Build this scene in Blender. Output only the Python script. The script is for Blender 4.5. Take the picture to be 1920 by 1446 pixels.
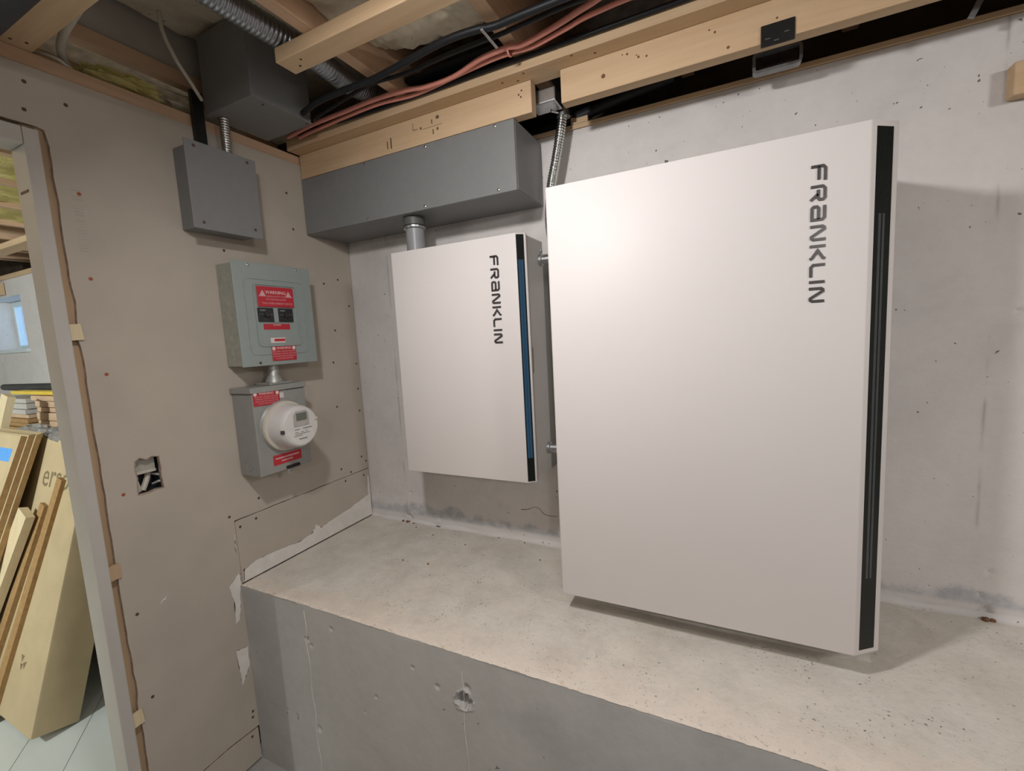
import bpy, bmesh, math, random
from mathutils import Vector, Matrix, noise

for _o in list(bpy.data.objects):
    bpy.data.objects.remove(_o, do_unlink=True)
scene = bpy.context.scene
COL = scene.collection
rnd = random.Random(7)

# ------------------------------------------------------------------ camera, world, light, exposure
cam_d = bpy.data.cameras.new('camera')
cam = bpy.data.objects.new('camera', cam_d)
COL.objects.link(cam)
scene.camera = cam
cam_d.sensor_fit = 'HORIZONTAL'
cam_d.sensor_width = 36.0
cam_d.lens = 829.85 / 1920 * 36.0
cam_d.clip_start = 0.02
RIGHT = Vector((0.8987, 0.4354, -0.0535))
DOWN = Vector((0.0002, -0.1223, -0.9925))
FWD = Vector((-0.4387, 0.8919, -0.1100))
FWD.normalize(); RIGHT = (RIGHT - FWD * RIGHT.dot(FWD)).normalized(); DOWN = FWD.cross(RIGHT)
m3 = Matrix((RIGHT, -DOWN, -FWD)).transposed()
cam.matrix_world = Matrix.Translation((1.551, -1.5486, 0.8233)) @ m3.to_4x4()

world = bpy.data.worlds.new('world'); scene.world = world
world.use_nodes = True
bg = world.node_tree.nodes['Background']
bg.inputs[0].default_value = (0.62, 0.80, 1.0, 1)
bg.inputs[1].default_value = 2.0

scene.view_settings.view_transform = 'Standard'
scene.view_settings.look = 'None'
scene.view_settings.gamma = 1.0
scene.view_settings.use_curve_mapping = False
scene.view_settings.exposure = 0.0

LAMP_MAIN = Vector((0.98, -1.24, 1.50))      # flood lamp hung from a joist, left of the camera
LAMP_SIDE = Vector((3.20, -1.50, 1.46))      # its twin further right
FILL_REAR = Vector((2.40, -3.05, 1.48))      # unseen fill lamp added behind the camera to lift the ambient
FILL_BACK = Vector((-.75, -2.80, 1.46))      # unseen lamp added to light the room behind the doorway

LAMP_AIM = Vector((.27, .57, -.77)).normalized()
LAMP_SIDE_AIM = Vector((-.48, .36, -.80)).normalized()
FILL_REAR_AIM = Vector((-.10, .40, -.91)).normalized()
FILL_BACK_AIM = Vector((-.90, .24, -.36)).normalized()
def area_light(name, loc, aim, power, size, color):
    d = bpy.data.lights.new(name, 'AREA'); d.shape = 'DISK'; d.size = size
    d.energy = power; d.color = color
    o = bpy.data.objects.new(name, d); COL.objects.link(o); o.location = loc
    o.rotation_euler = Vector(aim).to_track_quat('-Z', 'Y').to_euler()
    return o
WARM = (1.0, 0.97, 0.95)
area_light('lamp_light', LAMP_MAIN + LAMP_AIM * .004, LAMP_AIM, 12.6, 0.11, WARM)
area_light('lamp_light', LAMP_SIDE + LAMP_SIDE_AIM * .004, LAMP_SIDE_AIM, 11.5, 0.30, WARM)
area_light('lamp_light', FILL_REAR + FILL_REAR_AIM * .004, FILL_REAR_AIM, 11, 0.16, WARM)
area_light('lamp_light', FILL_BACK + FILL_BACK_AIM * .004, FILL_BACK_AIM, 88, 0.16, (0.93, 1.0, 0.97))

# ------------------------------------------------------------------ mesh helpers
def new_bm(): return bmesh.new()

def add_box(bm, lo, hi, bev=0.0, seg=2):
    t = bmesh.new()
    bmesh.ops.create_cube(t, size=1.0)
    s = [hi[i] - lo[i] for i in range(3)]
    c = [(hi[i] + lo[i]) / 2 for i in range(3)]
    for v in t.verts:
        v.co = Vector((c[0] + v.co.x * s[0], c[1] + v.co.y * s[1], c[2] + v.co.z * s[2]))
    if bev > 0:
        b = min(bev, min(abs(q) for q in s) * .45)
        bmesh.ops.bevel(t, geom=t.edges[:], offset=b, segments=seg, profile=.5, affect='EDGES')
    merge(bm, t)
    return bm

def merge(bm, t, mat=None):
    me = bpy.data.meshes.new('tmp'); t.to_mesh(me); t.free()
    if mat is not None: me.transform(mat)
    bm.from_mesh(me); bpy.data.meshes.remove(me)

def box(lo, hi, bev=0.0, seg=2):
    lo2 = [min(lo[i], hi[i]) for i in range(3)]; hi2 = [max(lo[i], hi[i]) for i in range(3)]
    return add_box(new_bm(), lo2, hi2, bev, seg)

def add_prism(bm, pts, o, u, v, n, t0, t1):
    """outline pts (a,b) in plane o + a*u + b*v, extruded along n from t0 to t1"""
    o, u, v, n = Vector(o), Vector(u), Vector(v), Vector(n)
    lo = [bm.verts.new(o + u * a + v * b + n * t0) for a, b in pts]
    hi = [bm.verts.new(o + u * a + v * b + n * t1) for a, b in pts]
    k = len(pts)
    bm.faces.new(lo[::-1]); bm.faces.new(hi)
    for i in range(k):
        j = (i + 1) % k
        bm.faces.new((lo[i], lo[j], hi[j], hi[i]))
    return bm

def prism(pts, o, u, v, n, t0, t1):
    b = add_prism(new_bm(), pts, o, u, v, n, t0, t1)
    bmesh.ops.triangulate(b, faces=[f for f in b.faces if len(f.verts) > 4])
    bmesh.ops.recalc_face_normals(b, faces=b.faces[:])
    return b

def spline(pts, n=8):
    P = [Vector(p) for p in pts]
    if len(P) == 2:
        return [P[0].lerp(P[1], i / n) for i in range(n + 1)]
    out = []
    for i in range(len(P) - 1):
        p0 = P[i - 1] if i > 0 else P[i] * 2 - P[i + 1]
        p1, p2 = P[i], P[i + 1]
        p3 = P[i + 2] if i + 2 < len(P) else P[i + 1] * 2 - P[i]
        for k in range(n):
            t = k / n
            out.append(.5 * ((2 * p1) + (-p0 + p2) * t + (2 * p0 - 5 * p1 + 4 * p2 - p3) * t * t
                             + (-p0 + 3 * p1 - 3 * p2 + p3) * t ** 3))
    out.append(P[-1])
    return out

def add_tube(bm, path, r, seg=12, cap=True):
    P = [Vector(p) for p in path]
    k = len(P)
    rad = r if callable(r) else (lambda i: r)
    tan = []
    for i in range(k):
        d = P[min(i + 1, k - 1)] - P[max(i - 1, 0)]
        tan.append(d.normalized())
    a = Vector((0, 0, 1))
    if abs(tan[0].dot(a)) > .9: a = Vector((1, 0, 0))
    u = (a - tan[0] * a.dot(tan[0])).normalized()
    rings = []
    for i in range(k):
        u = (u - tan[i] * u.dot(tan[i])).normalized()
        w = tan[i].cross(u)
        rr = rad(i)
        rings.append([bm.verts.new(P[i] + (u * math.cos(2 * math.pi * j / seg) + w * math.sin(2 * math.pi * j / seg)) * rr)
                      for j in range(seg)])
    for i in range(k - 1):
        for j in range(seg):
            q = (j + 1) % seg
            bm.faces.new((rings[i][j], rings[i][q], rings[i + 1][q], rings[i + 1][j]))
    if cap:
        bm.faces.new(rings[0][::-1]); bm.faces.new(rings[-1])
    return bm

def tube(path, r, seg=12, cap=True): return add_tube(new_bm(), path, r, seg, cap)

def resample(path, step):
    P = [Vector(p) for p in path]; out = [P[0]]; acc = 0.0
    for i in range(len(P) - 1):
        d = (P[i + 1] - P[i]).length; t = step - acc
        while t <= d:
            out.append(P[i].lerp(P[i + 1], t / d)); t += step
        acc = d - (t - step)
    return out

def ribbed(path, r, pitch, depth=.10, seg=14):
    pts = resample(spline(path, 24), pitch / 4)
    prof = (1.0, 1.0 - depth * .5, 1.0 - depth * 1.6, 1.0 - depth * .5)
    return add_tube(new_bm(), pts, lambda i: r * prof[i % 4], seg)

def add_lathe(bm, prof, o, axis, seg=28):
    """prof list of (radius, distance along axis)"""
    axis = Vector(axis).normalized(); o = Vector(o)
    a = Vector((0, 0, 1)) if abs(axis.z) < .9 else Vector((1, 0, 0))
    u = (a - axis * a.dot(axis)).normalized(); w = axis.cross(u)
    rings = []
    for r, d in prof:
        rings.append([bm.verts.new(o + axis * d + (u * math.cos(2 * math.pi * j / seg) + w * math.sin(2 * math.pi * j / seg)) * max(r, 1e-5))
                      for j in range(seg)])
    for i in range(len(rings) - 1):
        for j in range(seg):
            q = (j + 1) % seg
            bm.faces.new((rings[i][j], rings[i][q], rings[i + 1][q], rings[i + 1][j]))
    bm.faces.new(rings[0][::-1]); bm.faces.new(rings[-1])
    return bm

def lathe(prof, o, axis, seg=28): return add_lathe(new_bm(), prof, o, axis, seg)

def beam(p0, p1, w, t, side):
    """rectangular bar from p0 to p1, width w along `side`, thickness t across"""
    p0, p1, side = Vector(p0), Vector(p1), Vector(side)
    d = (p1 - p0); L = d.length; d.normalize()
    side = (side - d * side.dot(d)).normalized(); n = d.cross(side)
    return prism([(-w / 2, -t / 2), (w / 2, -t / 2), (w / 2, t / 2), (-w / 2, t / 2)], p0, side, n, d, 0, L)

ORIG = {}
def finish(o, smooth=False, angle=None):
    if smooth:
        for p in o.data.polygons: p.use_smooth = True
        if angle is not None:
            try: o.data.set_sharp_from_angle(angle=math.radians(angle))
            except Exception: pass
    return o

def part(name, bm, mat, parent=None, smooth=False, label=None, angle=35):
    """links the bmesh (world coordinates) as one mesh object, a child of parent when given"""
    me = bpy.data.meshes.new(name)
    bmesh.ops.recalc_face_normals(bm, faces=bm.faces[:])
    bm.to_mesh(me); bm.free()
    if parent is not None:
        org = ORIG[parent.name]
    else:
        xs = [v.co for v in me.vertices]
        org = Vector(((min(c.x for c in xs) + max(c.x for c in xs)) / 2,
                      (min(c.y for c in xs) + max(c.y for c in xs)) / 2, min(c.z for c in xs)))
    me.transform(Matrix.Translation(-org))
    o = bpy.data.objects.new(name, me); COL.objects.link(o)
    ORIG[o.name] = org
    if parent is not None: o.parent = parent
    else: o.location = org
    me.materials.append(mat)
    finish(o, smooth, angle)
    if label: o['label'] = label
    return o

def tag(o, label, cat, group=None, kind=None):
    o['label'] = label
    if cat: o['category'] = cat
    if group: o['group'] = group
    if kind: o['kind'] = kind
    return o

def thing(name, label, cat, loc, group=None):
    o = bpy.data.objects.new(name, None); COL.objects.link(o)
    o.location = loc; o.empty_display_size = .05
    ORIG[o.name] = Vector(loc)
    return tag(o, label, cat, group)

def struct(name, bm, mat, label=None, smooth=False, parent=None):
    o = part(name, bm, mat, parent, smooth)
    o['kind'] = 'structure'
    if label: o['label'] = label
    return o

def shared(name, src, parent, delta):
    """another piece sharing the mesh of src, moved by delta"""
    o = bpy.data.objects.new(name, src.data); COL.objects.link(o)
    o.parent = parent; o.location = Vector(src.location) + Vector(delta)
    ORIG[o.name] = ORIG[parent.name]
    return o

def text_bm(s, size, o, right, up, depth=.0004, align='CENTER'):
    c = bpy.data.curves.new('t', 'FONT'); c.body = s; c.size = size; c.align_x = align; c.align_y = 'CENTER'
    c.extrude = depth; c.resolution_u = 2
    ob = bpy.data.objects.new('t', c); COL.objects.link(ob)
    me = bpy.data.meshes.new_from_object(ob)
    right, up = Vector(right).normalized(), Vector(up).normalized()
    n = right.cross(up)
    me.transform(Matrix.Translation(Vector(o)) @ Matrix((right, up, n)).transposed().to_4x4())
    b = new_bm(); b.from_mesh(me)
    bpy.data.objects.remove(ob); bpy.data.curves.remove(c); bpy.data.meshes.remove(me)
    return b

def join_bm(a, b):
    me = bpy.data.meshes.new('tmp'); b.to_mesh(me); b.free(); a.from_mesh(me); bpy.data.meshes.remove(me)
    return a

# ------------------------------------------------------------------ materials
def base_mat(name):
    m = bpy.data.materials.new(name); m.use_nodes = True
    nt = m.node_tree; b = nt.nodes['Principled BSDF']
    return m, nt, b

def nodes_coord(nt, scale=(1, 1, 1), which='Object'):
    tc = nt.nodes.new('ShaderNodeTexCoord')
    mp = nt.nodes.new('ShaderNodeMapping'); mp.inputs['Scale'].default_value = scale
    nt.links.new(tc.outputs[which], mp.inputs['Vector'])
    return mp.outputs['Vector']

def n_noise(nt, vec, scale, detail=4, rough=.55, dist=0.0):
    n = nt.nodes.new('ShaderNodeTexNoise')
    n.inputs['Scale'].default_value = scale; n.inputs['Detail'].default_value = detail
    n.inputs['Roughness'].default_value = rough; n.inputs['Distortion'].default_value = dist
    nt.links.new(vec, n.inputs['Vector'])
    return n.outputs['Fac']

def n_ramp(nt, fac, stops):
    r = nt.nodes.new('ShaderNodeValToRGB')
    e = r.color_ramp.elements
    e[0].position, e[0].color = stops[0][0], (*stops[0][1], 1)
    e[1].position, e[1].color = stops[-1][0], (*stops[-1][1], 1)
    for p, c in stops[1:-1]:
        q = e.new(p); q.color = (*c, 1)
    nt.links.new(fac, r.inputs['Fac'])
    return r.outputs['Color']

def n_mix(nt, fac, a, b, mode='MIX'):
    m = nt.nodes.new('ShaderNodeMix'); m.data_type = 'RGBA'; m.blend_type = mode
    for sock, val in ((m.inputs['Factor'], fac), (m.inputs['A'], a), (m.inputs['B'], b)):
        if hasattr(val, 'is_linked') or hasattr(val, 'links'): nt.links.new(val, sock)
        elif isinstance(val, (int, float)): sock.default_value = val
        else: sock.default_value = (*val, 1)
    return m.outputs['Result']
# ShaderNodeMix keeps several sockets with the same name: pick the colour ones
def n_mixc(nt, fac, a, b, mode='MIX'):
    m = nt.nodes.new('ShaderNodeMix'); m.data_type = 'RGBA'; m.blend_type = mode
    sf, sa, sb = m.inputs[0], m.inputs[6], m.inputs[7]
    for sock, val in ((sf, fac), (sa, a), (sb, b)):
        if isinstance(val, bpy.types.NodeSocket): nt.links.new(val, sock)
        elif isinstance(val, (int, float)): sock.default_value = val
        else: sock.default_value = (*val, 1)
    return m.outputs[2]

def n_bump(nt, b, h, strength, dist=.002):
    bp = nt.nodes.new('ShaderNodeBump'); bp.inputs['Strength'].default_value = strength
    bp.inputs['Distance'].default_value = dist
    nt.links.new(h, bp.inputs['Height']); nt.links.new(bp.outputs['Normal'], b.inputs['Normal'])

def plain(name, col, rough=.5, metal=0.0, var=.06, scale=30, bump=0.0, spec=.5, coat=0.0):
    m, nt, b = base_mat(name)
    v = nodes_coord(nt)
    f = n_noise(nt, v, scale, 4)
    lo = tuple(max(0, c * (1 - var)) for c in col); hi = tuple(min(1, c * (1 + var)) for c in col)
    nt.links.new(n_ramp(nt, f, [(.3, lo), (.7, hi)]), b.inputs['Base Color'])
    b.inputs['Roughness'].default_value = rough; b.inputs['Metallic'].default_value = metal
    b.inputs['Specular IOR Level'].default_value = spec
    b.inputs['Coat Weight'].default_value = coat
    b.inputs['Coat Roughness'].default_value = .08
    if bump > 0: n_bump(nt, b, f, bump)
    return m

def wood(name, axis, a, c, d, rough=.62):
    """grain along `axis`; a light, c mid, d dark"""
    m, nt, b = base_mat(name)
    sc = [26, 26, 26]; sc['xyz'.index(axis)] = 1.6
    v = nodes_coord(nt, sc)
    f = n_noise(nt, v, 1.0, 6, .6, .8)
    v2 = nodes_coord(nt, [q * 4 for q in sc]); f2 = n_noise(nt, v2, 1.0, 3, .5)
    v3 = nodes_coord(nt); f3 = n_noise(nt, v3, 3.0, 3, .5)
    col = n_ramp(nt, f, [(.25, d), (.48, c), (.7, a)])
    col = n_mixc(nt, .25, col, n_ramp(nt, f2, [(.3, d), (.6, a)]))
    col = n_mixc(nt, .35, col, n_ramp(nt, f3, [(.35, c), (.65, a)]))
    nt.links.new(col, b.inputs['Base Color'])
    b.inputs['Roughness'].default_value = rough; b.inputs['Specular IOR Level'].default_value = .25
    n_bump(nt, b, f2, .25, .0012)
    return m

def speckled(name, stops, scale, spots, rough=.85, bump=.35, spot_scale=60, spot_at=.70, extra=None, bdist=.003):
    """mottled mineral surface with small dark air holes"""
    m, nt, b = base_mat(name)
    v = nodes_coord(nt)
    f = n_noise(nt, v, scale, 8, .62, .3)
    col = n_ramp(nt, f, stops)
    g = n_noise(nt, v, scale * 9, 3, .6)
    col = n_mixc(nt, .22, col, n_ramp(nt, g, [(.3, stops[0][1]), (.7, stops[-1][1])]))
    s1 = n_noise(nt, v, spot_scale, 2, .5)
    s2 = n_noise(nt, v, spot_scale * .09, 2, .5)
    mul = nt.nodes.new('ShaderNodeMath'); mul.operation = 'MULTIPLY_ADD'
    nt.links.new(s2, mul.inputs[0]); mul.inputs[1].default_value = .35; nt.links.new(s1, mul.inputs[2])
    mask = n_ramp(nt, mul.outputs[0], [(spot_at + .17, (0, 0, 0)), (spot_at + .195, (1, 1, 1))])
    col = n_mixc(nt, mask, col, spots)
    if extra: col = extra(nt, v, col)
    nt.links.new(col, b.inputs['Base Color'])
    b.inputs['Roughness'].default_value = rough; b.inputs['Specular IOR Level'].default_value = .25
    h = nt.nodes.new('ShaderNodeMath'); h.operation = 'SUBTRACT'
    nt.links.new(g, h.inputs[0]); nt.links.new(mask, h.inputs[1])
    n_bump(nt, b, h.outputs[0], bump, bdist)
    return m

def sep_xyz(nt):
    g = nt.nodes.new('ShaderNodeNewGeometry'); s = nt.nodes.new('ShaderNodeSeparateXYZ')
    nt.links.new(g.outputs['Position'], s.inputs[0]); return s.outputs, g.outputs['Position']

def mathn(nt, op, a, b=None, c=None):
    n = nt.nodes.new('ShaderNodeMath'); n.operation = op
    for i, q in enumerate((a, b, c)):
        if q is None: continue
        if isinstance(q, bpy.types.NodeSocket): nt.links.new(q, n.inputs[i])
        else: n.inputs[i].default_value = q
    return n.outputs[0]

def wall_extra(nt, v, col):
    xyz, pos = sep_xyz(nt)
    # ragged lower end of the white paint: bare grey cement shows along the ledge
    nz = n_noise(nt, pos, 7.0, 5, .65)
    h = mathn(nt, 'MULTIPLY_ADD', nz, .20, mathn(nt, 'MULTIPLY', xyz[2], -1.0))
    mk = n_ramp(nt, h, [(.018, (0, 0, 0)), (.045, (1, 1, 1))])
    nz2 = n_noise(nt, pos, 26, 4, .6)
    grey = n_ramp(nt, nz2, [(.35, (.40, .40, .42)), (.6, (.52, .52, .53)), (.72, (.64, .63, .61))])
    low = n_ramp(nt, xyz[2], [(.028, (0, 0, 0)), (.04, (1, 1, 1))])
    mk = n_mixc(nt, 1.0, mk, low, 'MULTIPLY')
    col = n_mixc(nt, mk, col, grey)
    # form joints: thin broken vertical lines
    for x0 in (.216, 2.148, -1.7):
        d = mathn(nt, 'ABSOLUTE', mathn(nt, 'SUBTRACT', xyz[0], mathn(nt, 'MULTIPLY_ADD', nz2, .006, x0 - .003)))
        ln = n_ramp(nt, d, [(.002, (1, 1, 1)), (.0045, (0, 0, 0))])
        br = n_ramp(nt, n_noise(nt, pos, 5.0, 2), [(.47, (0, 0, 0)), (.56, (.55, .55, .55))])
        col = n_mixc(nt, n_mixc(nt, 1.0, ln, br, 'MULTIPLY'), col, (.30, .28, .27))
    return col

def ledge_extra(nt, v, col):
    xyz, pos = sep_xyz(nt)
    # crumbly pale lime wash along the front edge, faint greenish bloom towards the wall
    nz = n_noise(nt, pos, 9.0, 6, .7)
    pale = n_ramp(nt, nz, [(.45, (0, 0, 0)), (.66, (.7, .7, .7))])
    col = n_mixc(nt, pale, col, (.70, .65, .58))
    # flaky pale lime skin near the front edge
    ed = mathn(nt, 'MULTIPLY_ADD', n_noise(nt, pos, 13.0, 6, .7), .30, mathn(nt, 'MULTIPLY', mathn(nt, 'SUBTRACT', xyz[1], YL), -1.0))
    col = n_mixc(nt, n_ramp(nt, ed, [(.03, (0, 0, 0)), (.13, (.75, .75, .75))]), col, (.74, .65, .565))
    fine = n_noise(nt, pos, 55.0, 5, .7)
    col = n_mixc(nt, n_ramp(nt, fine, [(.58, (0, 0, 0)), (.70, (.35, .35, .35))]), col, (.36, .31, .26))
    br = n_noise(nt, pos, 4.2, 5, .6)
    col = n_mixc(nt, n_ramp(nt, br, [(.52, (0, 0, 0)), (.70, (.28, .28, .28))]), col, (.44, .37, .29))
    return col

YL = -.654         # front of the ledge
MAT = {}
MAT['wall'] = speckled('painted_concrete', [(.3, (.59, .56, .55)), (.5, (.65, .62, .605)), (.7, (.69, .66, .645))], 5.0, (.16, .15, .15), .8, .35, 75, .757, wall_extra)
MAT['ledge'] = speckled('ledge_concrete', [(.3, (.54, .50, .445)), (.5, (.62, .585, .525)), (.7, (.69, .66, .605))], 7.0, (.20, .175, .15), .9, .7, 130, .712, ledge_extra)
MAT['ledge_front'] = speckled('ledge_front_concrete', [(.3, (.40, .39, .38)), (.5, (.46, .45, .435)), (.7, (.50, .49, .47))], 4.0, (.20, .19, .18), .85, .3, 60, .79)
MAT['drywall'] = plain('drywall_paper', (.455, .405, .345), .85, 0, .05, 6, .05, .2)
MAT['far_wall'] = plain('pale_painted_wall', (.66, .63, .58), .8, 0, .03, 6, .03, .2)
MAT['gypsum'] = plain('gypsum_edge', (.40, .30, .23), .9, 0, .3, 60, .4, .2)
MAT['compound'] = plain('joint_compound', (.70, .675, .635), .85, 0, .06, 25, .3, .2)
MAT['screw_dark'] = plain('rusty_screw', (.11, .06, .04), .6, .3, .3, 300)
MAT['screw_red'] = plain('red_screw', (.33, .09, .04), .6, .2, .2, 300)
MAT['screw_zinc'] = plain('zinc_screw', (.6, .6, .58), .25, 1.0, .1, 200)
MAT['grey_box'] = plain('grey_powder_coat', (.200, .203, .205), .42, 0, .03, 40, .02, .45)
MAT['panel_grey'] = plain('panel_grey_paint', (.275, .315, .305), .38, 0, .03, 40, .02, .5)
MAT['panel_side'] = plain('galvanised_panel_side', (.36, .36, .31), .5, .15, .12, 50, .05, .5)
MAT['meter_grey'] = plain('meter_box_grey', (.30, .30, .285), .42, .1, .04, 40, .02, .5)
MAT['white_gloss'] = plain('white_enamel', (.69, .65, .64), .48, 0, .012, 3, 0, .26, 0)
MAT['white_side'] = plain('white_side_paint', (.74, .72, .70), .4, 0, .02, 8, 0, .4)
MAT['white_trim'] = plain('white_edge_trim', (.80, .80, .78), .25, 0, .02, 8, 0, .5)
MAT['black_gloss'] = plain('black_gloss', (.010, .013, .012), .22, 0, .1, 20, 0, .22, 0)
MAT['led_off'] = plain('dark_led_lens', (.055, .06, .065), .25, 0, .1, 30)
MAT['logo'] = plain('dark_chrome_logo', (.075, .07, .07), .28, .6, .15, 30)
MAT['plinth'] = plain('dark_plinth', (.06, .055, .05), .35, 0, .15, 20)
MAT['steel'] = plain('galvanised_steel', (.52, .53, .55), .32, 1.0, .12, 60, .05)
MAT['dull_steel'] = plain('dull_zinc', (.42, .42, .40), .5, .6, .12, 60, .05)
MAT['flex'] = plain('flexible_steel', (.36, .38, .42), .33, .85, .12, 40, .03)
MAT['flex_bright'] = plain('bright_flexible_steel', (.60, .62, .60), .22, 1.0, .10, 40, .03)
MAT['wood_x'] = wood('pine_x', 'x', (.64, .475, .31), (.58, .41, .25), (.45, .295, .165))
MAT['wood_y'] = wood('pine_y', 'y', (.62, .43, .295), (.55, .365, .24), (.42, .265, .165))
MAT['wood_z'] = wood('pine_z', 'z', (.52, .38, .25), (.45, .31, .19), (.33, .22, .13))
MAT['pale_wood'] = wood('pale_plank', 'z', (.72, .62, .42), (.64, .53, .34), (.52, .42, .26))
MAT['rim_shade'] = plain('shaded_rim_board', (.045, .032, .024), .9, 0, .3, 12, .2, .1)  # near-black tone puts the shade of the sill gap into the colour
MAT['knot'] = plain('knot', (.16, .075, .03), .6, 0, .35, 150)
MAT['ink'] = plain('stamp_ink', (.13, .085, .05), .8, 0, .2, 120)
MAT['osb'] = plain('subfloor_board', (.50, .43, .35), .85, 0, .25, 25, .2, .2)
MAT['grey_panel'] = plain('dull_grey_panel', (.42, .39, .35), .85, 0, .12, 7, .1, .2)
MAT['foam'] = speckled('cream_foam', [(.3, (.55, .48, .36)), (.5, (.66, .59, .46)), (.7, (.75, .69, .57))], 9.0, (.38, .31, .21), .85, .6, 30, .75)
MAT['yellow_batt'] = speckled('yellow_wool', [(.3, (.40, .33, .10)), (.5, (.55, .47, .18)), (.7, (.66, .60, .30))], 10.0, (.36, .29, .09), .95, .9, 40, .75)
MAT['cable_black'] = plain('black_cable', (.012, .013, .016), .5, 0, .15, 40, 0, .3)
MAT['cable_pink'] = plain('salmon_cable', (.68, .27, .215), .45, 0, .08, 40)
MAT['cable_white'] = plain('white_cable', (.50, .47, .40), .5, 0, .06, 40)
MAT['jamb'] = plain('primed_jamb', (.50, .475, .44), .5, 0, .03, 10, .02, .35)
MAT['film'] = None
MAT['red_label'] = plain('red_label', (.46, .025, .04), .4, 0, .06, 30)
MAT['white_print'] = plain('white_print', (.72, .62, .60), .5, 0, .03, 60)
MAT['pink_print'] = plain('small_white_print', (.60, .36, .36), .5, 0, .03, 60)
MAT['black_print'] = plain('black_print', (.05, .05, .05), .5, 0, .05, 60)
MAT['breaker'] = plain('black_breaker', (.022, .022, .022), .4, 0, .2, 60)
MAT['meter_white'] = plain('meter_white_plastic', (.62, .60, .585), .3, 0, .03, 20, 0, .5, .3)
MAT['meter_ring'] = plain('cream_ring', (.55, .51, .44), .4, 0, .04, 20)
MAT['lcd'] = plain('lcd_grey', (.13, .14, .115), .3, 0, .06, 30)
MAT['cardboard'] = plain('cardboard', (.49, .395, .245), .85, 0, .06, 8, .05, .15)
MAT['cardboard_edge'] = plain('cardboard_edge', (.35, .22, .10), .9, 0, .14, 60, .2, .15)
MAT['cardboard_print'] = plain('cardboard_print', (.20, .155, .085), .9, 0, .1, 60)
MAT['blue_tape'] = plain('blue_tape', (.10, .34, .80), .6, 0, .04, 40)
MAT['floor_back'] = plain('pale_floor', (.56, .60, .585), .45, 0, .04, 5, .02, .4)
MAT['floor'] = speckled('floor_concrete', [(.3, (.34, .33, .31)), (.5, (.40, .39, .37)), (.7, (.45, .44, .42))], 4.0, (.2, .19, .18), .8, .3, 60, .74)
MAT['grey_board'] = plain('grey_board', (.46, .44, .42), .7, 0, .08, 12)
MAT['tan_board'] = plain('tan_board', (.54, .38, .255), .75, 0, .12, 14)
MAT['yellow_board'] = plain('yellow_level', (.68, .50, .06), .5, 0, .05, 14)
MAT['black_rubber'] = plain('black_rubber', (.03, .032, .035), .5, 0, .2, 20)
MAT['silver_wrap'] = plain('silver_wrap', (.55, .57, .60), .22, .7, .25, 16, .5)
MAT['dark_steel'] = plain('black_bracket', (.016, .017, .016), .4, .3, .2, 40)
MAT['smoky'] = plain('smoky_plastic', (.16, .165, .17), .16, .3, .2, 30, 0, .5, .5)
MAT['smoky_pane'] = plain('smoky_pane', (.018, .012, .012), .18, 0, .2, 30)
MAT['duct'] = plain('dark_duct', (.03, .035, .05), .5, 0, .2, 20)
MAT['lamp_body'] = plain('lamp_body', (.7, .7, .68), .5)
MAT['window_frame'] = plain('white_vinyl', (.62, .70, .74), .4, 0, .03, 20)

def film_mat():
    m, nt, b = base_mat('clear_film')
    b.inputs['Base Color'].default_value = (.85, .87, .84, 1)
    b.inputs['Roughness'].default_value = .08
    b.inputs['Alpha'].default_value = .10
    v = nodes_coord(nt); n_bump(nt, b, n_noise(nt, v, 14, 3), .4, .004)
    return m
MAT['film'] = film_mat()

def glass_mat():
    m, nt, b = base_mat('window_glass')
    b.inputs['Base Color'].default_value = (.8, .9, 1, 1); b.inputs['Roughness'].default_value = .02
    v = nodes_coord(nt)
    t = nt.nodes.new('ShaderNodeBsdfTransparent'); t.inputs[0].default_value = (.85, .93, 1, 1)
    mx = nt.nodes.new('ShaderNodeMixShader'); mx.inputs[0].default_value = .12
    nt.links.new(t.outputs[0], mx.inputs[1]); nt.links.new(b.outputs[0], mx.inputs[2])
    nt.links.new(mx.outputs[0], nt.nodes['Material Output'].inputs['Surface'])
    return m
MAT['glass'] = glass_mat()

def emit_mat(name, col, st, base=(.01, .03, .06)):
    m, nt, b = base_mat(name)
    b.inputs['Base Color'].default_value = (*base, 1); b.inputs['Roughness'].default_value = .2
    v = nodes_coord(nt); f = n_noise(nt, v, 12, 2)
    nt.links.new(n_ramp(nt, f, [(.2, tuple(c * .9 for c in col)), (.8, col)]), b.inputs['Emission Color'])
    b.inputs['Emission Strength'].default_value = st
    return m
MAT['led_blue'] = emit_mat('blue_light_line', (.05, .19, .33), .16)
MAT['led_blue_mid'] = emit_mat('blue_light_core', (.005, .05, .16), .2)
MAT['lamp_glow'] = emit_mat('lamp_diffuser', (1, .95, .88), 3.0, (.8, .8, .8))

def blob(c, s, amp, seed, sub=4):
    t = bmesh.new(); bmesh.ops.create_icosphere(t, subdivisions=sub, radius=1.0)
    for q in t.verts:
        n_ = q.co.normalized()
        k = 1 + amp * noise.noise(n_ * 2.2 + Vector((seed, 0, 0))) + amp * .5 * noise.noise(n_ * 6 + Vector((seed, 3, 0)))
        q.co = Vector((c[0] + n_.x * s[0] * k, c[1] + n_.y * s[1] * k, c[2] + n_.z * s[2] * k))
    return t

# ------------------------------------------------------------------ the setting
FZ = -.68          # floor level; the ledge top is z = 0
WT = 1.512         # top of the foundation wall
SUB = 1.865        # underside of the floor above

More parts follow.
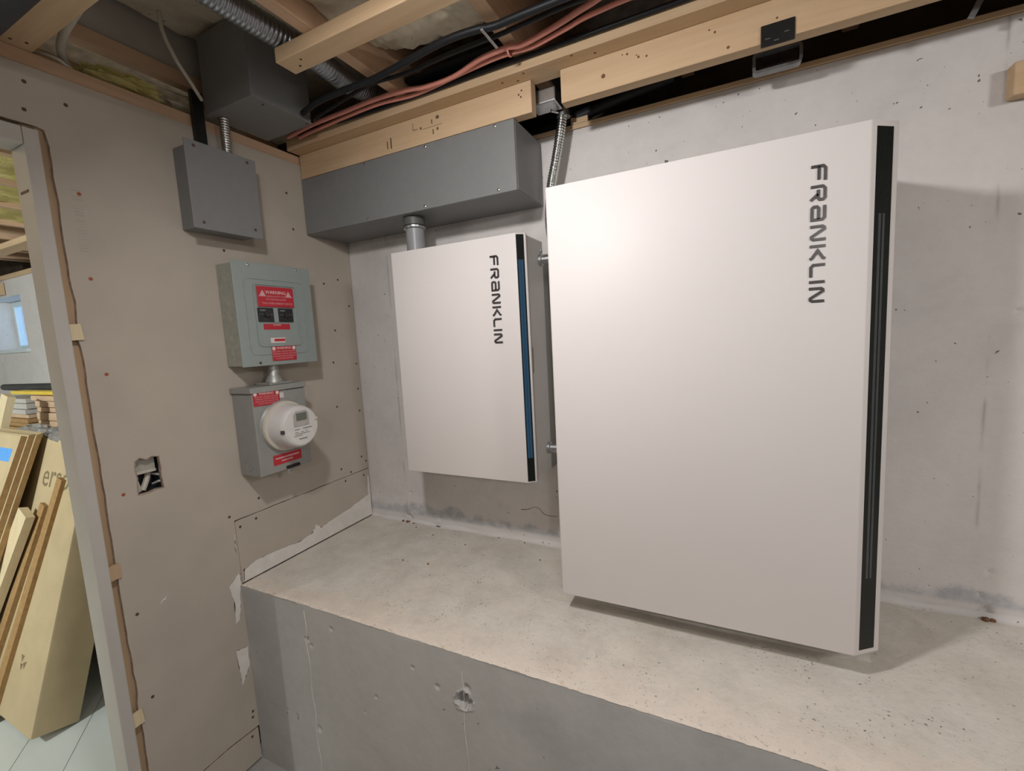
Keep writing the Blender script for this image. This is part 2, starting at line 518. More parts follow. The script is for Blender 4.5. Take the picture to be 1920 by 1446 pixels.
def rough_plane(o, u, v, nu, nv, lu, lv, amp, sc, dents=(), n=None, seed=0.0):
    """grid with shallow relief; dents are (a, b, radius, depth) in metres along u and v"""
    bm = new_bm(); o, u, v = Vector(o), Vector(u), Vector(v); n = Vector(n)
    g = []
    for j in range(nv + 1):
        r = []
        for i in range(nu + 1):
            a, b = lu * i / nu, lv * j / nv
            p = o + u * a + v * b
            edge = i in (0, nu) or j in (0, nv)
            h = 0.0 if edge else amp * noise.noise(p * sc + Vector((seed, 0, 0)))
            if not edge:
                for (da, db, rr, dd) in dents:
                    q = math.hypot(a - da, b - db) / rr
                    if q < 1.6:
                        q *= 1 + .35 * noise.noise(p * 70)
                        if q < 1: h -= dd * (1 - q * q)
                        elif q < 1.3: h += dd * .12 * (1.3 - q) / .3
            r.append(bm.verts.new(p + n * h))
        g.append(r)
    for j in range(nv):
        for i in range(nu):
            bm.faces.new((g[j][i], g[j][i + 1], g[j + 1][i + 1], g[j + 1][i]))
    return bm

# floors
struct('floor', box((-.12, -3.6, FZ - .1), (3.7, YL, FZ)), MAT['floor'], 'grey concrete floor below the ledge')
fb = struct('floor_back_room', box((-6.2, -3.6, FZ - .1), (-.12, YL, FZ - .004)), MAT['floor_back'], 'pale floor of the room behind the doorway')
fp = None
for i in range(-12, 10):            # pale planks, joints run slanting past the doorway
    d = Vector((.80, -.60, 0)).normalized(); s = Vector((.60, .80, 0))
    c = Vector((-1.1, -1.0, FZ - .004)) + s * (.185 * i)
    L = 1.15
    if fp is None:
        fp = part('floor_plank', prism([(-.091, -L), (.091, -L), (.091, L), (-.091, L)], c, s, d, (0, 0, 1), 0, .0035), MAT['floor_back'], fb)
        c0 = c
    else:
        shared('floor_plank', fp, fb, c - c0)

# foundation wall behind everything, ledge in front of it
WX0, WX1, WZ0, WZ1 = -4.35, -3.60, .935, 1.375         # window opening in the back room
wb = new_bm()
add_box(wb, (-6.2, .0005, FZ - .1), (WX0, .25, WT)); add_box(wb, (WX1, .0005, FZ - .1), (0, .25, WT))
add_box(wb, (WX0, .0005, FZ - .1), (WX1, .25, WZ0)); add_box(wb, (WX0, .0005, WZ1), (WX1, .25, WT))
add_box(wb, (0, .012, FZ - .1), (3.7, .25, WT))
hol = [(2.176, .017, .018, .012), (2.164, .063, .008, .009), (2.179, .13, .008, .006), (2.201, .819, .008, .008),
       (.222, .022, .013, .01), (.235, .018, .01, .009), (.396, .035, .01, .008), (.242, .134, .008, .007), (.711, .141, .007, .006),
       (.983, .017, .011, .009), (.86, .13, .014, .004), (.905, .14, .014, .004), (.39, .05, .006, .006), (.185, .16, .006, .005)]
join_bm(wb, rough_plane((0, 0, 0), (1, 0, 0), (0, 0, 1), 520, 210, 3.7, WT, .0022, 9.0, hol, (0, -1, 0)))
wall_back = struct('wall_back', wb, MAT['wall'], 'white painted concrete foundation wall', True)

fr_d = [(.918, .68 - .133, .026, .030), (.935, .68 - .128, .012, .02), (.90, .68 - .137, .012, .02), (.316, .68 - .123, .012, .008), (.335, .68 - .14, .009, .006), (.434, .68 - .055, .008, .006),
        (.93, .68 - .093, .012, .007), (.833, .68 - .122, .009, .006), (.33, .68 - .44, .014, .006), (.75, .68 - .09, .007, .006),
        (1.35, .68 - .31, .008, .006), (1.47, .68 - .19, .006, .005), (.60, .68 - .23, .007, .005), (.55, .68 - .30, .006, .004)]
lt_d = [(rnd.uniform(.02, 2.6), rnd.uniform(.02, .6), rnd.uniform(.003, .006), rnd.uniform(.002, .004)) for _ in range(90)]
lm = rough_plane((0, YL, 0), (1, 0, 0), (0, 1, 0), 640, 124, 3.2, -YL, .0022, 11.0, lt_d, (0, 0, 1), 3)
# ragged front edge of the poured top, then the formed face below it
lm.verts.ensure_lookup_table()
for vtx in lm.verts:
    if vtx.co.y < YL + .007:
        k = noise.noise(vtx.co * 23) + .6 * noise.noise(vtx.co * 71)
        k += .5 * noise.noise(vtx.co * 160)
        vtx.co.z -= max(0, .5 * k) * .014 + .001
        vtx.co.y += max(-.2, k) * .007
ledge_top = struct('wall_ledge', lm, MAT['ledge'], 'poured concrete ledge along the foundation wall', True)
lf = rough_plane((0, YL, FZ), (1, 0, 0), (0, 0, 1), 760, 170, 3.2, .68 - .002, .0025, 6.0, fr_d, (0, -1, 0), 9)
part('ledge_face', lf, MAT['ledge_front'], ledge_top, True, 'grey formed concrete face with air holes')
part('form_seam', tube(spline([(.318 + .004 * math.sin(q * 2.3), YL - .0005, -.02 - q * .06) for q in range(11)], 6), lambda i: .0008 + .0012 * abs(noise.noise(Vector((i * .31, 0, 0)))), 6),
     MAT['compound'], ledge_top, True, 'thin raised line left by the formwork')
part('form_seam', tube(spline([(.917 + .003 * math.sin(q * 1.7), YL - .0005, -.05 - q * .06) for q in range(11)], 6), lambda i: .0007 + .0012 * abs(noise.noise(Vector((i * .27, 4, 0)))), 6),
     MAT['compound'], ledge_top, True)
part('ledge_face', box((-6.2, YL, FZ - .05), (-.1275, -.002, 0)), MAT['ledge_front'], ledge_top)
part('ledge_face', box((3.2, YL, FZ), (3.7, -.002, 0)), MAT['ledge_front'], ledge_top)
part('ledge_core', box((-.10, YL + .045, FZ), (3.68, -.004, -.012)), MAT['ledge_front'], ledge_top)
# crumbs of concrete along the wall and the front edge
cr = new_bm()
for _ in range(420):
    if rnd.random() < .55: p = Vector((rnd.uniform(.02, 2.6), YL + .004 + abs(rnd.gauss(0, .02)), .001))
    else: p = Vector((rnd.uniform(.02, 2.6), -.004 - abs(rnd.gauss(0, .008)), .001))
    s = rnd.uniform(.0008, .0024)
    t = bmesh.new(); bmesh.ops.create_icosphere(t, subdivisions=1, radius=s)
    for q in t.verts: q.co = p + q.co * rnd.uniform(.6, 1.3)
    merge(cr, t)
tag(part('concrete_crumbs', cr, MAT['compound']), 'tiny pale concrete crumbs scattered along the ledge edges', 'debris', kind='stuff')
gr = new_bm()
for x, y, r in ((.20, -.016, .006), (.225, -.018, .0075), (.232, -.012, .005), (.262, -.02, .004), (.39, -.014, .005), (.40, -.012, .004), (.985, -.02, .006), (1.005, -.022, .005), (.93, -.13, .003),
                (.70, -.02, .003), (.82, -.025, .003), (2.17, -.018, .009), (2.185, -.016, .007), (.30, -.05, .003), (.42, -.09, .003), (.55, -.30, .004), (.60, -.12, .003), (.44, -.31, .0035)):
    t = blob((x, y, r * .5), (r, r * .8, r * .7), .5, x * 31, 2); merge(gr, t)
tag(part('dark_grit', gr, MAT['knot'], None, True), 'dark lumps of grit along the foot of the foundation wall', 'debris', kind='stuff')
part('crack', tube(spline([(.80, -.0012, .128), (.835, -.0012, .134), (.86, -.0012, .146), (.885, -.0012, .140), (.895, -.0012, .125), (.92, -.0012, .118), (.955, -.0012, .120)], 6), lambda i: .0008 + .0012 * abs(noise.noise(Vector((i * .4, 1, 0)))), 5), MAT['knot'], wall_back, True, 'short wavy crack below the smaller cabinet')
# mortar cove where wall and ledge meet
cv = new_bm()
for i in range(0, 260):
    x0 = i * .012
    pts = []
    for k in range(5):
        a = k / 4 * math.pi / 2
        r = .015 + .010 * noise.noise(Vector((x0 * 9, k * .4, 2)))
        pts.append(Vector((x0, -r * (1 - math.sin(a)) * 1.3, r * (1 - math.cos(a)) * .9)))
    row_ = [cv.verts.new(p) for p in pts]
    if i:
        for k in range(4): cv.faces.new((prev[k], prev[k + 1], row_[k + 1], row_[k]))
    prev = row_
part('mortar_cove', cv, MAT['wall'], wall_back, True, 'rough mortar fillet along the foot of the wall')

# other walls of the two rooms
struct('wall_right', box((3.7, -3.6, FZ - .1), (3.8, .25, SUB)), MAT['far_wall'], 'pale wall on the far right, out of view')
struct('wall_front', box((-6.2, -3.7, FZ - .1), (3.8, -3.6, SUB)), MAT['far_wall'], 'pale wall behind the camera')
struct('wall_far_left', box((-6.3, -3.7, FZ - .1), (-6.2, .25, SUB)), MAT['wall'], 'far end of the back room')

# window of the back room
wn = struct('window_1', box((WX0, .16, WZ0), (WX0 + .045, .20, WZ1), .004), MAT['window_frame'], 'small basement window with white frame')
for nm, lo, hi in (('window_frame', (WX1 - .045, .16, WZ0), (WX1, .20, WZ1)), ('window_frame', (WX0 + .045, .16, WZ0), (WX1 - .045, .20, WZ0 + .045)),
                   ('window_frame', (WX0 + .045, .16, WZ1 - .045), (WX1 - .045, .20, WZ1)), ('window_mullion', ((WX0 + WX1) / 2 - .02, .155, WZ0 + .045), ((WX0 + WX1) / 2 + .02, .195, WZ1 - .045))):
    part(nm, box(lo, hi, .004), MAT['window_frame'], wn)
part('pane', box((WX0 + .04, .176, WZ0 + .04), ((WX0 + WX1) / 2 - .018, .180, WZ1 - .04)), MAT['glass'], wn)
part('pane', box(((WX0 + WX1) / 2 + .018, .176, WZ0 + .04), (WX1 - .04, .180, WZ1 - .04)), MAT['glass'], wn)
part('window_sill', box((WX0 - .02, -.02, WZ0 - .025), (WX1 + .03, .16, WZ0 + .004), .004), MAT['window_frame'], wn)

# ------------------------------------------------------------------ left partition with doorway
DY0, DY1 = -1.875, -.998           # rough opening edges (jamb outer faces)
DZ = 1.395
YV, ZV, XN = (0, 1, 0), (0, 0, 1), (1, 0, 0)
core = new_bm()
add_box(core, (-.127, -.95, FZ), (-.114, -.0005, 1.55))                 # far skin of the partition
add_box(core, (-.127, -3.6, FZ), (0, DY0 - .012, 1.55))
add_box(core, (-.127, DY0 - .012, DZ + .02), (-.114, -.95, 1.55))
wall_left = struct('wall_left', core, MAT['drywall'], 'partition of unpainted drywall with a doorway')
def stud(y, z0=FZ, z1=1.50, w=.038): return box((-.113, y, z0), (-.0135, y + w, z1), .002)
s0 = part('stud', stud(-1.001), MAT['wood_z'], wall_left, label='bare pine stud beside the door jamb')
for y in (-.60, -.20, -.045):
    shared('stud', s0, wall_left, (0, y + 1.001, 0))
part('top_plate', box((-.113, -3.6, 1.501), (-.0135, -.002, 1.550), .002), MAT['wood_y'], wall_left)
part('top_plate', box((-.120, -3.6, 1.551), (-.006, -.002, 1.5885), .002), MAT['wood_y'], wall_left, label='upper plate showing above the drywall')

def jag(p0, p1, n, amp, seed):
    out = []
    for i in range(n):
        t = i / n
        a = p0[0] + (p1[0] - p0[0]) * t; b = p0[1] + (p1[1] - p0[1]) * t
        k = amp * (noise.noise(Vector((t * n * .37, seed, 0))) + .5 * noise.noise(Vector((t * n * 1.3, seed, 5))))
        dx, dy = p1[1] - p0[1], -(p1[0] - p0[0]); L = math.hypot(dx, dy)
        out.append((a + dx / L * k, b + dy / L * k) if 0 < i else (a, b))
    return out
def sheet(name, outline, holes=()):
    """drywall sheet in the x = 0 plane; outline in (y, z)"""
    bm = new_bm()
    loops = [outline] + list(holes)
    rings = []
    for lp in loops:
        vs = [bm.verts.new((0, a, b)) for a, b in lp]; rings.append(vs)
        for i in range(len(vs)): bm.edges.new((vs[i], vs[(i + 1) % len(vs)]))
    bmesh.ops.triangle_fill(bm, use_beauty=True, use_dissolve=False, edges=bm.edges[:])
    r = bmesh.ops.extrude_face_region(bm, geom=bm.faces[:])
    for e in r['geom']:
        if isinstance(e, bmesh.types.BMVert): e.co.x -= .0127
    o = part(name, bm, MAT['drywall'], wall_left)
    o.data.materials.append(MAT['gypsum'])
    for p in o.data.polygons:
        if abs(p.normal.x) < .5: p.material_index = 1
    return o
SE = -.983
hole = [(-.906, .520), (-.893, .528), (-.878, .520), (-.862, .525), (-.845, .521), (-.843, .49), (-.845, .46), (-.842, .422), (-.86, .424), (-.88, .420), (-.909, .421), (-.908, .45), (-.905, .47), (-.908, .50)]
seam_y = -.648
main = ([(SE, -.545)] + [(-.76, -.537), (seam_y - .0009, -.546)] + jag((seam_y - .0008, -.546), (seam_y - .0008, .232), 16, .0015, 1)[1:]
        + [(seam_y - .0013, .2355)] + jag((seam_y - .0013, .2355), (-.004, .2355), 26, .0025, 2)[1:] + [(-.004, .236)]
        + jag((-.004, .236), (-.004, 1.553), 44, .0035, 3)[1:] + [(-.004, 1.553), (-1.86, 1.545), (-1.86, DZ + .012), (-1.0, DZ + .012)]
        + [(-.988, DZ + .008), (-.982, DZ - .03)] + jag((-.983, DZ - .04), (SE, -.53), 60, .006, 4))
sh_main = sheet('drywall_sheet', main, [hole])
patch = ([(seam_y + .0003, .004)] + [(-.003, .004)] + [(-.003, .2330)] + jag((-.003, .2330), (seam_y + .0003, .2325), 24, .002, 6)[1:] + [(seam_y + .0003, .230)])
sh_patch = sheet('drywall_sheet', patch)
low = [(SE, FZ + .01), (YL - .004, FZ + .01), (YL - .004, -.551), (-.76, -.542), (SE, -.549)]
sh_low = sheet('drywall_sheet', low)
# screws
scr = [(-1.011, 1.508), (-1.019, 1.44), (-.937, 1.484), (-.938, 1.261, 1), (-.941, 1.039, 1), (-.939, .779, 1), (-.943, .434, 1), (-.954, .076), (-.948, -.192),
       (-.57, 1.168), (-.298, 1.427), (-.284, 1.292), (-.16, 1.09), (-.082, 1.113), (-.124, .891), (-.15, .752), (-.018, .737), (-.154, .556), (-.025, .517),
       (-.014, .273), (-.164, .276), (-.111, .247), (-.553, .283), (-.664, .255), (-.668, -.018), (-.672, -.32), (-.669, -.478), (-.672, -.499), (-.04, .30), (-.03, 1.0), (-.022, .62)]
sd = sr = None
for q in scr:
    red = len(q) > 2
    src = sr if red else sd
    if src is None:
        o = part('screw', lathe([(.0001, -.004), (.0045, -.0015), (.0048, .0004), (.0012, .0002)], (0, q[0], q[1]), XN, 10), MAT['screw_red' if red else 'screw_dark'], sh_main, True)
        if red: sr, sr0 = o, q
        else: sd, sd0 = o, q
    else:
        q0 = sr0 if red else sd0
        shared('screw', src, sh_main, (0, q[0] - q0[0], q[1] - q0[1]))
for q in ((-.572, .213), (-.632, .206), (-.036, .209), (-.147, .216), (-.636, .047), (-.576, .032), (-.114, .066), (-.149, .042)):
    shared('screw', sd, sh_patch, (0, q[0] - sd0[0], q[1] - sd0[1]))
shared('screw', sd, sh_low, (0, -.682 - sd0[0], -.568 - sd0[1]))

def smear(outline, t=.0012, parent=None, seed=0):
    """trowelled joint compound lying on the drywall"""
    pts = []
    for i in range(len(outline)):
        a, b = outline[i], outline[(i + 1) % len(outline)]
        pts += jag(a, b, 9, .0035, seed + i)
    return part('joint_compound', prism(pts, (0, 0, 0), YV, ZV, XN, .0001, t), MAT['compound'], parent, label='white joint compound smeared on the drywall')
smear([(seam_y + .006, .006), (-.006, .006), (-.006, .112), (-.06, .10), (-.157, .082), (-.248, .072), (-.300, .062), (-.322, .086), (-.345, .058), (-.412, .048), (-.505, .058), (-.59, .062), (-.636, .046)], .0012, sh_patch, 11)
smear([(-.694, .013), (-.654, .05), (-.6525, .01), (-.66, -.02), (-.662, -.06), (-.675, -.12), (-.688, -.125), (-.683, -.05)], .0011, sh_main, 31)
smear([(-.70, -.222), (-.6585, -.230), (-.660, -.30), (-.675, -.328), (-.692, -.357), (-.696, -.292)], .0011, sh_main, 51)
smear([(-.014, .20), (-.006, .20), (-.006, .11), (-.02, .115)], .0012, sh_patch, 61)
smear([(-.897, .076), (-.874, .090), (-.878, .081)], .0008, sh_main, 71)
smear([(-.66, .125), (-.654, .19), (-.656, .12)], .0008, sh_main, 81)
# torn paper edge of the outlet cut-out
part('torn_paper', tube([(.0006, a, b) for a, b in hole + hole[:1]], .0016, 5), MAT['gypsum'], sh_main, label='torn paper rim around the outlet cut-out')
part('print_line', join_bm(new_bm(), text_bm('I II  III I  II I III', .030, (.0003, -.945, 1.19), (0, 0, -1), (0, 1, 0), .00005)), plain('faint_print', (.40, .36, .31), .85), sh_main, label='faint illegible print running down the sheet')

# outlet box and cable ends inside the cut-out
ob = thing('outlet_box', 'open electrical box inside the drywall cut-out left of the meter', 'electrical box', (-.05, -.875, .40))
w = new_bm()
add_box(w, (-.075, -.915, .415), (-.070, -.835, .532)); add_box(w, (-.070, -.915, .415), (-.015, -.911, .532)); add_box(w, (-.070, -.839, .415), (-.015, -.835, .532))
add_box(w, (-.070, -.911, .528), (-.015, -.839, .532)); add_box(w, (-.070, -.911, .415), (-.015, -.839, .419))
part('box_body', w, MAT['black_rubber'], ob)
part('cable_sheath', tube(spline([(-.060, -.895, .53), (-.035, -.90, .47), (-.030, -.893, .422)], 8), .008, 8), MAT['cable_white'], ob, True, 'white cable sheath')
part('cable_sheath', tube(spline([(-.05, -.855, .478), (-.034, -.868, .455), (-.026, -.886, .424)], 8), .008, 8), MAT['cable_white'], ob, True)
part('flap', box((-.04, -.905, .482), (-.020, -.848, .526), .002), plain('grey_flap', (.36, .35, .30), .7), ob, label='grey flap across the top of the box')
part('flap_edge', box((-.03, -.905, .475), (-.016, -.848, .484), .002), MAT['cable_white'], ob)
part('wire_end', tube([(-.05, -.848, .463), (-.02, -.843, .462)], .0035, 8), MAT['meter_white'], ob, True)
part('wire_end', tube([(-.045, -.85, .432), (-.018, -.844, .442)], .0035, 8), MAT['meter_white'], ob, True)

# door frame
dj = struct('door_1', box((-.068, -1.033, FZ), (.012, -1.003, DZ), .003), MAT['jamb'], 'primed door jamb set loose in the drywall opening')
part('jamb_head', box((-.068, -1.83, 1.352), (.012, -1.0335, DZ), .003), MAT['jamb'], dj)
part('jamb_side', box((-.068, -1.863, FZ), (.012, -1.8305, DZ), .003), MAT['jamb'], dj)
part('hinge_gap', box((-.05, -1.0343, 1.243), (-.006, -1.0328, 1.249)), MAT['screw_dark'], dj, label='dark slot cut in the jamb')
for z, c in ((.895, 'pale_wood'), (.225, 'wood_z'), (-.225, 'pale_wood')):
    part('shim', beam((.004, -.990, z - .02), (.004, -.993, z + .022), .026, .007, (0, 1, 0)), MAT[c], dj, label='wooden shim between jamb and stud')

# ------------------------------------------------------------------ ceiling: floor above, joists, strapping, rim
ceil = struct('ceiling', box((-6.2, -3.6, SUB), (3.7, .25, SUB + .03)), MAT['osb'], 'subfloor seen between open joists')
JZ = 1.627
jo = part('floor_joist', box((.565, -3.59, JZ), (.603, .10, SUB - .001), .0025), MAT['wood_y'], ceil)
for x in (.99, 1.415, 1.84, 2.265, 2.69, 3.115, -.56, -.985, -1.41, -1.835, -2.26, -2.685, -3.11, -3.535):
    shared('floor_joist', jo, ceil, (x - .565, 0, 0))
part('nailer_strip', box((-.075, -3.59, 1.690), (-.037, .10, 1.732), .0025), MAT['wood_y'], ceil, label='narrow pine strip above the partition')
part('blocking_panel', box((-.090, -3.59, 1.7325), (-.046, .10, SUB - .001), .001), MAT['grey_panel'], ceil, label='dull grey panel closing the bay above the partition')
part('rim_board', box((-6.2, .11, WT + .001), (3.7, .15, SUB - .001)), MAT['rim_shade'], ceil, label='rim board at the head of the wall, shade put into its colour')
struct('wall_head', box((-6.2, .16, WT + .001), (3.7, .25, SUB)), MAT['rim_shade'], 'outer face above the foundation wall')
part('sill_strip', box((.03, -.006, WT + .001), (3.69, .10, WT + .016), .002), MAT['wood_x'], ceil, label='thin wooden sill on the wall top')
part('sill_strip', box((-6.19, -.006, WT + .001), (-.13, .10, WT + .038), .002), MAT['wood_x'], ceil)
part('sill_block', box((1.068, -.005, WT + .0165), (1.128, .06, WT + .048), .002), MAT['wood_x'], ceil, label='short wooden block on the sill')
st1 = part('strapping_board', box((.455, -.656, 1.589), (3.69, -.593, JZ - .0005), .002), MAT['wood_x'], ceil, label='pale strapping board nailed under the joists')
st2 = part('strapping_board', box((-.42, -1.047, 1.589), (3.69, -.984, JZ - .0005), .002), MAT['wood_x'], ceil)
part('strapping_board', box((-.42, -1.475, 1.589), (3.69, -1.412, JZ - .0005), .002), MAT['wood_x'], ceil)
for p in ((.50, -.615), (.525, -.633)):
    part('nail', lathe([(.0001, .001), (.0035, .0002), (.0035, -.001)], (p[0], p[1], 1.589), (0, 0, 1), 8), MAT['screw_dark'], st1 and ceil)
for p in ((.03, -1.005), (-.02, -1.02), (.02, -1.03)):
    part('nail', lathe([(.0001, .001), (.0035, .0002), (.0035, -.001)], (p[0], p[1], 1.589), (0, 0, 1), 8), MAT['screw_dark'], ceil)

# framing boards in front of the wall head
YB = -.223
bA = tag(part('framing_board', box((.002, -.277, 1.5892), (3.69, -.186, JZ - .0006), .002), MAT['wood_x']), 'long flat pine board running under the joists, full width', 'board', 'pine framing boards')
for p in ((.935, -.25), (1.01, -.262), (1.16, -.268), (1.22, -.245), (.98, -.235)):
    part('knot', lathe([(.0001, .0004), (.004, .0003), (.0045, -.001)], (p[0], p[1], 1.5892), (0, 0, -1), 9), MAT['knot'], bA)
bL = thing('framing_board', 'short upright pine board above the long grey trough', 'board', (.5, -.205, 1.4965), 'pine framing boards')
part('plank', box((.004, YB, 1.4965), (1.016, -.185, 1.5886), .002), MAT['wood_x'], bL)
for lo, hi in (((.468, 1.512), (.474, 1.548)), ((.452, 1.514), (.457, 1.540)), ((.610, 1.5425), (.692, 1.5436)), ((.6485, 1.552), (.6525, 1.566)), ((.6515, 1.518), (.656, 1.534)),
               ((.668, 1.563), (.680, 1.573)), ((.600, 1.545), (.607, 1.552)), ((.668, 1.528), (.676, 1.536)), ((.57, 1.548), (.572, 1.572)), ((.57, 1.548), (.59, 1.550))):
    part('stamp_mark', box((lo[0], YB - .0003, lo[1]), (hi[0], YB + .001, hi[1])), MAT['ink'], bL, label='faded brown stamp mark')
for p in ((.985, 1.566), (.975, 1.556), (.982, 1.548)):
    part('nail', lathe([(.0001, .0006), (.003, .0004), (.003, -.001)], (p[0], YB, p[1]), (0, -1, 0), 8), MAT['screw_dark'], bL)
bR = thing('framing_board', 'upright pine board with brown knots and a black bracket on it', 'board', (2.3, -.205, 1.4965), 'pine framing boards')
part('plank', box((1.110, YB, 1.4965), (3.69, -.185, 1.5886), .002), MAT['wood_x'], bR)
for x, z, r in ((1.236, 1.535, .008), (1.303, 1.572, .004), (1.290, 1.574, .0025), (1.333, 1.556, .0045), (1.328, 1.562, .0025), (1.354, 1.552, .004), (1.521, 1.557, .004), (1.508, 1.566, .003), (1.551, 1.512, .005), (1.656, 1.545, .0035), (1.80, 1.55, .005)):
    part('knot', lathe([(.0001, .0003), (r * .7, .0003), (r, -.001)], (x, YB, z), (0, -1, 0), 10), MAT['knot'], bR)

# insulation
def foam_sheet(x0, x1, y0, y1, z0, z1, amp, seed, nx=70, ny=80):
    bm = new_bm(); g = []
    for j in range(ny + 1):
        r = []
        for i in range(nx + 1):
            a, b = i / nx, j / ny
            x, y = x0 + (x1 - x0) * a, y0 + (y1 - y0) * b
            p = Vector((x, y, seed))
            z = z0 + (z1 - z0) * a + amp * noise.noise(p * 9) + amp * .7 * noise.noise(p * 22) + amp * .35 * noise.noise(p * 60)
            eb = min(1, (1 - b) / .12)
            z += (1 - eb) ** 2 * .05
            r.append(bm.verts.new((x, y + .01 * noise.noise(p * 14), z)))
        g.append(r)
    for j in range(ny):
        for i in range(nx): bm.faces.new((g[j][i], g[j + 1][i], g[j + 1][i + 1], g[j][i + 1]))
    top = [[bm.verts.new((x0, y0, SUB - .002)), bm.verts.new((x1, y0, SUB - .002))], [bm.verts.new((x0, y1, SUB - .002)), bm.verts.new((x1, y1, SUB - .002))]]
    bm.faces.new((top[0][0], top[0][1], top[1][1], top[1][0]))
    bm.faces.new([g[j][0] for j in range(ny + 1)] + [top[1][0], top[0][0]])
    bm.faces.new([g[j][nx] for j in range(ny, -1, -1)] + [top[0][1], top[1][1]])
    bm.faces.new([g[0][i] for i in range(nx, -1, -1)] + [top[0][0], top[0][1]])
    bm.faces.new([g[ny][i] for i in range(nx + 1)] + [top[1][1], top[1][0]])
    return bm
tag(part('spray_foam', foam_sheet(.606, .988, -1.6, -.33, 1.690, 1.655, .016, 1.0), MAT['foam'], None, True), 'cream spray foam filling the joist bay above the black cables', 'insulation')
tag(part('spray_foam', foam_sheet(-.034, .562, -1.6, -.10, 1.848, 1.848, .010, 5.0), MAT['foam'], None, True), 'smooth dull foam high in the bay above the hanging grey box', 'insulation')
tag(part('insulation_batt', blob((-.075, -.77, 1.620), (.068, .105, .030), .30, 2), MAT['yellow_batt'], None, True), 'yellow fibre insulation bulging out above the drywall top', 'insulation')
tag(part('insulation_batt', blob((-.100, -.53, 1.640), (.070, .135, .046), .35, 6), MAT['foam'], None, True), 'dull beige foam lump above the drywall beside the yellow insulation', 'insulation')
for i, (x, lab) in enumerate(((-.72, 'yellow foam in the first joist bay beyond the doorway'), (-1.16, 'yellow foam in the second joist bay beyond the doorway'), (-1.6, 'yellow foam in a joist bay deep in the back room'), (-2.03, 'yellow foam above the window end of the back room'))):
    tag(part('yellow_foam', foam_sheet(x - .21, x + .155, -1.5, -.05, 1.652, 1.650, .016, 9.0 + i, 30, 50), MAT['yellow_batt'], None, True), lab, 'insulation')
tag(part('back_room_board', box((-3.4, -.277, 1.5892), (-.13, -.188, JZ - .0006), .002), MAT['wood_x']), 'pale board under the joists of the back room', 'board')
tag(part('window_header', box((-4.5, -.045, 1.392), (-3.86, -.003, 1.490), .003), MAT['wood_x']), 'brown wooden block above the small basement window', 'board')

# ------------------------------------------------------------------ cables and conduits overhead
def cable(name, pts, r, mat, label, group=None, seg=10):
    return tag(part(name, tube(spline(pts, 8), r, seg), MAT[mat], None, True, angle=None), label, 'cable', group)
zc = 1.6125
pkA = cable('salmon_cable', [(.06, -.315, zc)] + [(x, y, zc) for x, y in ((.133, -.326), (.23, -.336), (.364, -.34), (.512, -.345), (.635, -.335), (.701, -.318), (.803, -.318), (.917, -.350), (1.004, -.355), (1.046, -.345), (1.148, -.367), (1.241, -.395), (1.40, -.43), (1.9, -.45), (2.6, -.45))], .0072, 'cable_pink', 'thicker salmon cable, nearer the room of the two', 'salmon cables')
pkB = cable('salmon_cable', [(.09, -.290, zc)] + [(x, y, zc) for x, y in ((.187, -.301), (.488, -.318), (.648, -.300), (.824, -.318), (.943, -.330), (1.006, -.329), (1.069, -.323), (1.169, -.344), (1.259, -.363), (1.5, -.37), (2.6, -.37))], .0060, 'cable_pink', 'thinner salmon cable, next to the flat pine board', 'salmon cables')
cable('black_cable', [(.27, -.42, 1.603)] + [(x, y, 1.602) for x, y in ((.382, -.446), (.523, -.449), (.606, -.447), (.738, -.462), (.879, -.480), (.972, -.475), (1.026, -.463), (1.129, -.464), (1.6, -.46), (2.6, -.46))], .0092, 'cable_black', 'thick black cable furthest from the wall under the foam', 'black cables')
cable('black_cable', [(.26, -.37, 1.606)] + [(x, y, 1.607) for x, y in ((.363, -.389), (.566, -.424), (.696, -.414), (.852, -.421), (.956, -.422), (1.02, -.421), (1.113, -.426), (1.238, -.430), (1.5, -.415), (2.6, -.41))], .0060, 'cable_black', 'black cable between the thick black one and the salmon cables', 'black cables')
cable('black_cable', [(.30, -.300, 1.614), (.42, -.29, 1.6165), (.609, -.2865, 1.617), (.769, -.285, 1.617), (.886, -.2865, 1.617), (1.2, -.2865, 1.617), (1.5, -.2865, 1.617)], .0065, 'cable_black', 'thin black cable lying against the flat pine board', 'black cables')
# black sheets added to paint in the shade of the cavities
tag(part('black_shading', box((.61, -.30, 1.660), (.985, .09, 1.672)), MAT['cable_black']), 'black sheet painting in the shade of the cavity behind the foam', 'shading')
tag(part('black_shading', box((1.035, -.16, 1.640), (1.41, .09, 1.650)), MAT['cable_black']), 'black sheet painting in the shade of the bay over the knotty board', 'shading')
# clip holding the cables
tag(part('cable_staple', box((.992, -.485, 1.5895), (1.000, -.40, 1.5925), .001), MAT['steel']), 'metal staple holding the black cables under a joist', 'staple')
tag(part('cable_tie', lathe([(.0165, 0), (.0165, .006), (.014, .006), (.014, 0)], (1.002, -.342, zc), (1, 0, 0), 12), MAT['cable_pink']), 'reddish tie around the two salmon cables', 'cable tie')
cable('white_cable', [(.098, -.735, 1.795), (.100, -.732, 1.740), (.098, -.705, 1.682), (.085, -.662, 1.640), (.06, -.62, 1.615)], .0055, 'cable_white', 'thin white cable drooping behind the hanging grey box', 'white cables')
cable('white_cable', [(.36, -.95, 1.75), (.275, -.952, 1.70), (.205, -.952, 1.66), (.086, -.948, 1.632), (-.003, -.928, 1.627), (-.05, -.905, 1.617), (-.085, -.87, 1.60)], .0095, 'cable_white', 'fat white cable looping down beside the near strapping board', 'white cables')
